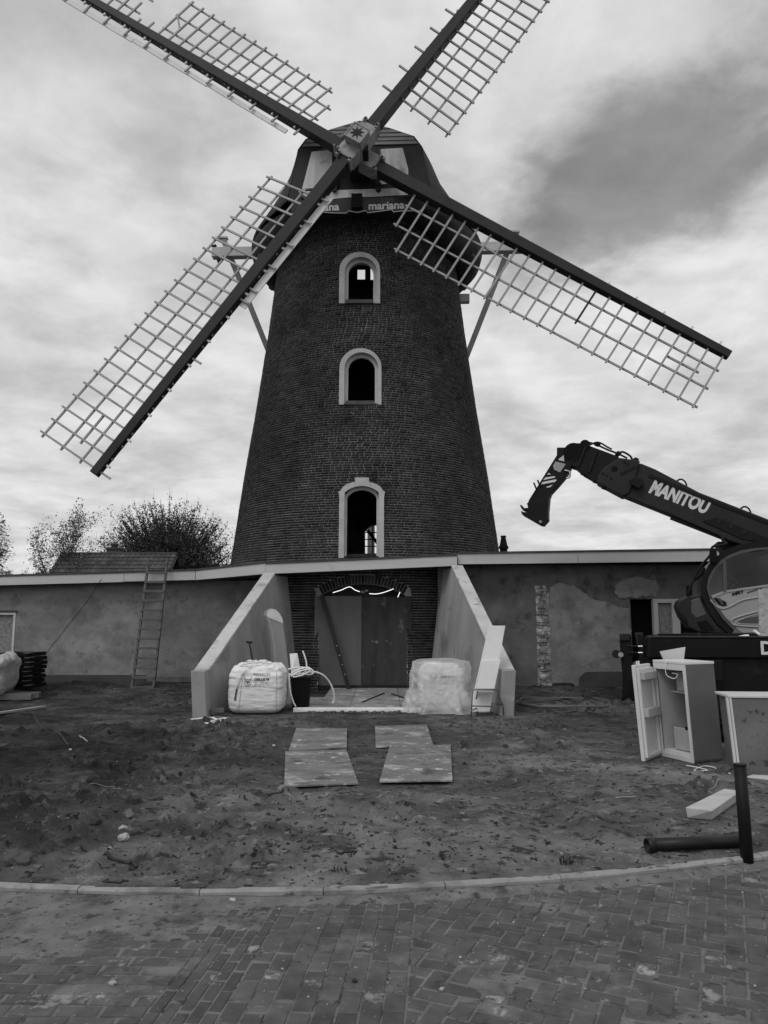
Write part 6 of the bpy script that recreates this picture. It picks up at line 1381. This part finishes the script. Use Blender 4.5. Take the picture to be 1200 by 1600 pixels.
def right_front():
    # cabinet lying cut by the edge
    a = g(1156, 1215); a = Vector((3.80, 8.52)); K = thing('cabinet', 'grey metal cabinet with pale edges cut off by the right edge', 'cabinet', (a.x, a.y, 0)); ln = Vector((-.05, .04, 0))
    d = Vector((.99, -.09)); n = Vector((.09, .99)); W_, D_, H_ = .9, .42, .80
    def P(s, t, z): q = a + d * s + n * t; return Vector((q.x, q.y, z)) + ln * z
    def bx(s0, s1, t0, t1, z0, z1, name, mat, bevel=.006): return MB().hexa([P(s0, t0, z0), P(s1, t0, z0), P(s1, t1, z0), P(s0, t1, z0)], [P(s0, t0, z1), P(s1, t0, z1), P(s1, t1, z1), P(s0, t1, z1)]).build(name, mat, K, bevel=bevel)
    bx(.02, W_, .0, D_, .0, H_, 'body', 'cabinet', .01); bx(-.02, W_ + .01, -.015, D_, H_ + .002, H_ + .03, 'top', 'fridge_white', .005); bx(-.035, -.01, -.005, .03, .0, H_, 'edge_strip', 'fridge_white', .003); bx(-.005, .018, -.012, .02, .0, H_, 'edge_strip', 'fridge_white', .003)
    # timbers
    o = MB().hexa([g(1074, 1278, .0), g(1112, 1281.5, .0), g(1158, 1248, .0), g(1126, 1244, .0)], [g(1071, 1261.5, .085), g(1112.5, 1267, .085), g(1157, 1236, .085), g(1132, 1232, .085)]).build('timber', 'timber', bevel=.005); tag(o, 'short thick pale timber lying beside the black post', 'timber')
    o = MB().hexa([g(1167, 1224, .0), g(1290, 1240, .0), g(1290, 1226, 0), g(1180, 1214, 0)], [g(1164, 1214, .07), g(1290, 1228, .07), g(1290, 1216, .07), g(1176, 1210, .07)]).build('timber', 'timber', bevel=.005); tag(o, 'pale plank lying in front of the grey cabinet', 'timber')
    # post and pipe
    b = g(1168, 1346, -.03); t_ = w(1156, 1196, b.y + .02); Pp = thing('post', 'thin leaning black post with flaking paint beside the kerb', 'post', b)
    MB().tube([b - Vector((0, 0, .1)), b.lerp(t_, .5), t_], .043, 20).build('tube', 'pole_paint', Pp, True); MB().lathe([(.001, t_.z + .002), (.046, t_.z + .002), (.046, t_.z + .012), (.001, t_.z + .014)], (t_.x, t_.y), 20).build('cap', 'pole_paint', Pp)
    a_, b_ = g(1011, 1321, .045), g(1163, 1313, .045); pp = thing('pipe', 'dark plastic pipe lying on the sand behind the post', 'pipe', a_); d_ = (b_ - a_).normalized()
    def hol(p, q, r0, r1, name):
        n = 24; x = Vector((0, 0, 1)); y = d_.cross(x); vs = []
        for c, r in ((p, r1), (p, r0), (q, r0), (q, r1)): vs += [c + (x * math.cos(2 * math.pi * k / n) + y * math.sin(2 * math.pi * k / n)) * r for k in range(n)]
        MB().add(vs, [(i * n + k, i * n + (k + 1) % n, ((i + 1) % 4) * n + (k + 1) % n, ((i + 1) % 4) * n + k) for i in range(4) for k in range(n)]).build(name, 'pipe', pp, True)
    hol(a_, b_, .045, .04, 'barrel'); hol(a_ - d_ * .002, a_ + d_ * .05, .05, .0455, 'socket')
right_front()
# ================================================================== small stuff on the ground
def litter():
    rnd = random.Random(12)
    def twig(p, q, r, mat, lab, bend=.03):
        a, b = g(*p), g(*q); n = 6; pts = []
        for i in range(n + 1):
            c = a.lerp(b, i / n); c.x += rnd.uniform(-bend, bend); c.y += rnd.uniform(-bend, bend); c.z = dz1(c.x, c.y) + r * .7 + .003; pts.append(c)
        o = MB().tube(curve_pts(pts, 3), r, 6).build('stick', mat, None, True); tag(o, lab, 'stick', 'sticks on the soil')
    twig((53, 1131), (112, 1167), .016, 'stick', 'long dark bent stick on the soil in front of the black trays'); twig((168, 1344), (216, 1350), .012, 'stick', 'thick dark stick near the kerb on the left'); twig((160, 1378), (202, 1378), .006, 'stick', 'thin dark twig lying on the left kerb')
    twig((376, 1165), (400, 1145), .008, 'stick', 'thin bare twig left of the far boards'); twig((124, 1154), (137, 1158), .009, 'rock_pale', 'short white splinter on the soil on the left', .004); twig((328, 1131), (345, 1130), .01, 'rock_pale', 'short white splinter below the white tubes', .004); twig((416, 1246), (447, 1243), .008, 'stick', 'dark twig below the near left board')
    twig((150, 1235), (190, 1236), .003, 'pale_stick', 'pair of pale straws on the dark soil, upper one', .01); twig((140, 1232), (215, 1226), .003, 'pale_stick', 'long pale straw on the dark soil on the left', .01); twig((530, 1335), (556, 1334), .007, 'stick', 'short dark twig near the middle of the kerb'); twig((960, 1247), (994, 1246), .007, 'pale_stick', 'pale dry branch on the soil left of the timber', .02); twig((572, 1388), (606, 1385), .006, 'pale_stick', 'pale twig in the gutter below the kerb', .01); twig((1108, 1236), (1138, 1229), .005, 'pale_stick', 'thin pale lath behind the thick timber', .01)
    def rock(u, v, s, mat, lab, name='stone', z=0):
        c = g(u, v, z); bm = bmesh.new(); bmesh.ops.create_icosphere(bm, subdivisions=3, radius=1)
        sd = rnd.uniform(0, 90)
        for q in bm.verts: k = 1 + .35 * mnoise.fractal(q.co * 1.1 + Vector((sd, 0, 0)), 1, 2, 4); q.co = Vector((q.co.x * s * k * 1.15, q.co.y * s * k, q.co.z * s * k * .72))
        me = bpy.data.meshes.new(name); bm.to_mesh(me); bm.free(); me.materials.append(MATS[mat]); o = put(name, me); zz = dz1(c.x, c.y) if z == 0 else z; o.location = (c.x, c.y, zz + s * .42); o.rotation_euler = (0, 0, rnd.uniform(0, 6)); tag(o, lab, 'stone', 'stones on the ground')
    rock(27, 1352, .085, 'rock', 'big dark lump of rubble at the left edge near the kerb'); rock(185, 1272, .04, 'stick', 'round dark clod on the soil left of centre'); rock(147, 1294, .04, 'stick', 'dark clod beside the dark soil heap on the left'); rock(193, 1312, .045, 'rock_pale', 'pale lump of mortar on the soil left of centre'); rock(243, 1307, .035, 'rock', 'grey stone right of the pale mortar lump'); rock(191, 1299, .03, 'rock_pale', 'small pale stone above the mortar lump')
    rock(110, 1172, .02, 'rock_pale', 'small white chip on the soil at the far left'); rock(428, 1166, .022, 'rock_pale', 'white chip left of the far left board'); rock(363, 1409, .02, 'rock_pale', 'pale grit lump on the paving below the kerb', z=-.05); rock(171, 1328, .012, 'rock_pale', 'tiny white pebble above the thick stick'); rock(890, 1369, .03, 'rock', 'stone in the gap of the kerb below the grass tuft', z=-.04); rock(899, 1368, .022, 'rock_pale', 'pale chip in the kerb gap below the grass tuft', z=-.04); rock(554, 1534, .012, 'stick', 'small black pebble on the middle paving', z=-.05); rock(690, 1547, .011, 'rock_pale', 'white fleck on the paving right of the pebble', z=-.05); rock(176, 1538, .014, 'rock_pale', 'white fleck on the left paving', z=-.05)
    rock(726, 1193, .02, 'stick', 'dark pebble on the right edge of the near right board', z=.04)
    # crumbs and grit, past counting
    n = 1700; rg = np.random.default_rng(3); v = rg.uniform(1125, 1395, n * 2); u = rg.uniform(-60, 1260, n * 2); P = []
    for a, b in zip(u, v):
        c = g(a, b)
        if c.y < kerb_y(c.x) + .08: continue
        if rg.random() > (.25 + .9 * float(fbm(np.array([c.x * .9]), np.array([c.y * .9]), 3, 5)[0] < .5)): continue
        P.append((c.x, c.y))
        if len(P) >= n: break
    P = np.array(P); n = len(P); Z = dirt_z(P[:, 0], P[:, 1]); s = .003 + .014 * rg.random(n) ** 4
    base = np.array([(1, 0, 0), (-1, 0, 0), (0, 1, 0), (0, -1, 0), (0, 0, .8), (0, 0, -.6)]); fc = np.array([(0, 2, 4), (2, 1, 4), (1, 3, 4), (3, 0, 4), (2, 0, 5), (1, 2, 5), (3, 1, 5), (0, 3, 5)])
    V = base[None] * s[:, None, None] * rg.uniform(.6, 1.5, (n, 6, 1)); ang = rg.uniform(0, 6.3, n); ca, sa = np.cos(ang)[:, None], np.sin(ang)[:, None]; X = V[..., 0] * ca - V[..., 1] * sa; Yv = V[..., 0] * sa + V[..., 1] * ca
    V = np.stack([X + P[:, :1], Yv + P[:, 1:], V[..., 2] + (Z + s * .3)[:, None]], -1).reshape(-1, 3); F = (np.arange(n)[:, None, None] * 6 + fc[None]).reshape(-1, 3)
    M('crumb', .02, .05, 9, attr=.6, bump=0); struct(npmesh('soil_crumbs', V, F, 'crumb', None, np.repeat(rg.random(n), 8)), 'stuff')
    # pale grit on soil and paving
    n = 420; V = []; F = []
    for i in range(n):
        onr = i % 3 == 0; c = g(rg.uniform(0, 1200), rg.uniform(1395, 1590) if onr else rg.uniform(1140, 1380), -.05 if onr else 0); z = -.048 if onr else dz1(c.x, c.y) + .004; s_ = .002 + .007 * rg.random() ** 3
        b0 = len(V); V += [tuple(q) for q in base * s_ * rg.uniform(.6, 1.5, (6, 1)) + np.array([c.x, c.y, z])]; F += [tuple(b0 + k for k in f) for f in fc]
    struct(npmesh('pale_grit', V, F, 'rock_pale', None), 'stuff')
    # weeds along the kerb
    def tuft(u, v, h, nb, lab):
        c = g(u, v); mb = MB()
        for i in range(nb):
            a = rnd.uniform(0, 6.3); l = h * rnd.uniform(.5, 1.1); p = Vector((c.x + rnd.gauss(0, .03), c.y + rnd.gauss(0, .02), -.005)); d = Vector((math.cos(a) * .4, math.sin(a) * .4, 1)); q = p + d * l * .6; e = q + Vector((math.cos(a) * .5, math.sin(a) * .5, .5)) * l * .5; s_ = Vector((-math.sin(a), math.cos(a), 0)) * .003
            mb.add([p - s_, p + s_, q + s_, q - s_, e], [(0, 1, 2, 3), (3, 2, 4)])
        o = mb.build('grass_tuft', 'leaf'); tag(o, lab, 'grass', 'weeds along the kerb'); o['kind'] = 'stuff'
    tuft(882, 1350, .1, 26, 'small grass tuft behind the kerb left of the pipe'); tuft(530, 1361, .05, 22, 'low weed behind the kerb near the middle'); tuft(1018, 1335, .05, 20, 'low weed in front of the end of the pipe'); tuft(690, 1340, .05, 24, 'low weed on the sand right of the middle')
litter()
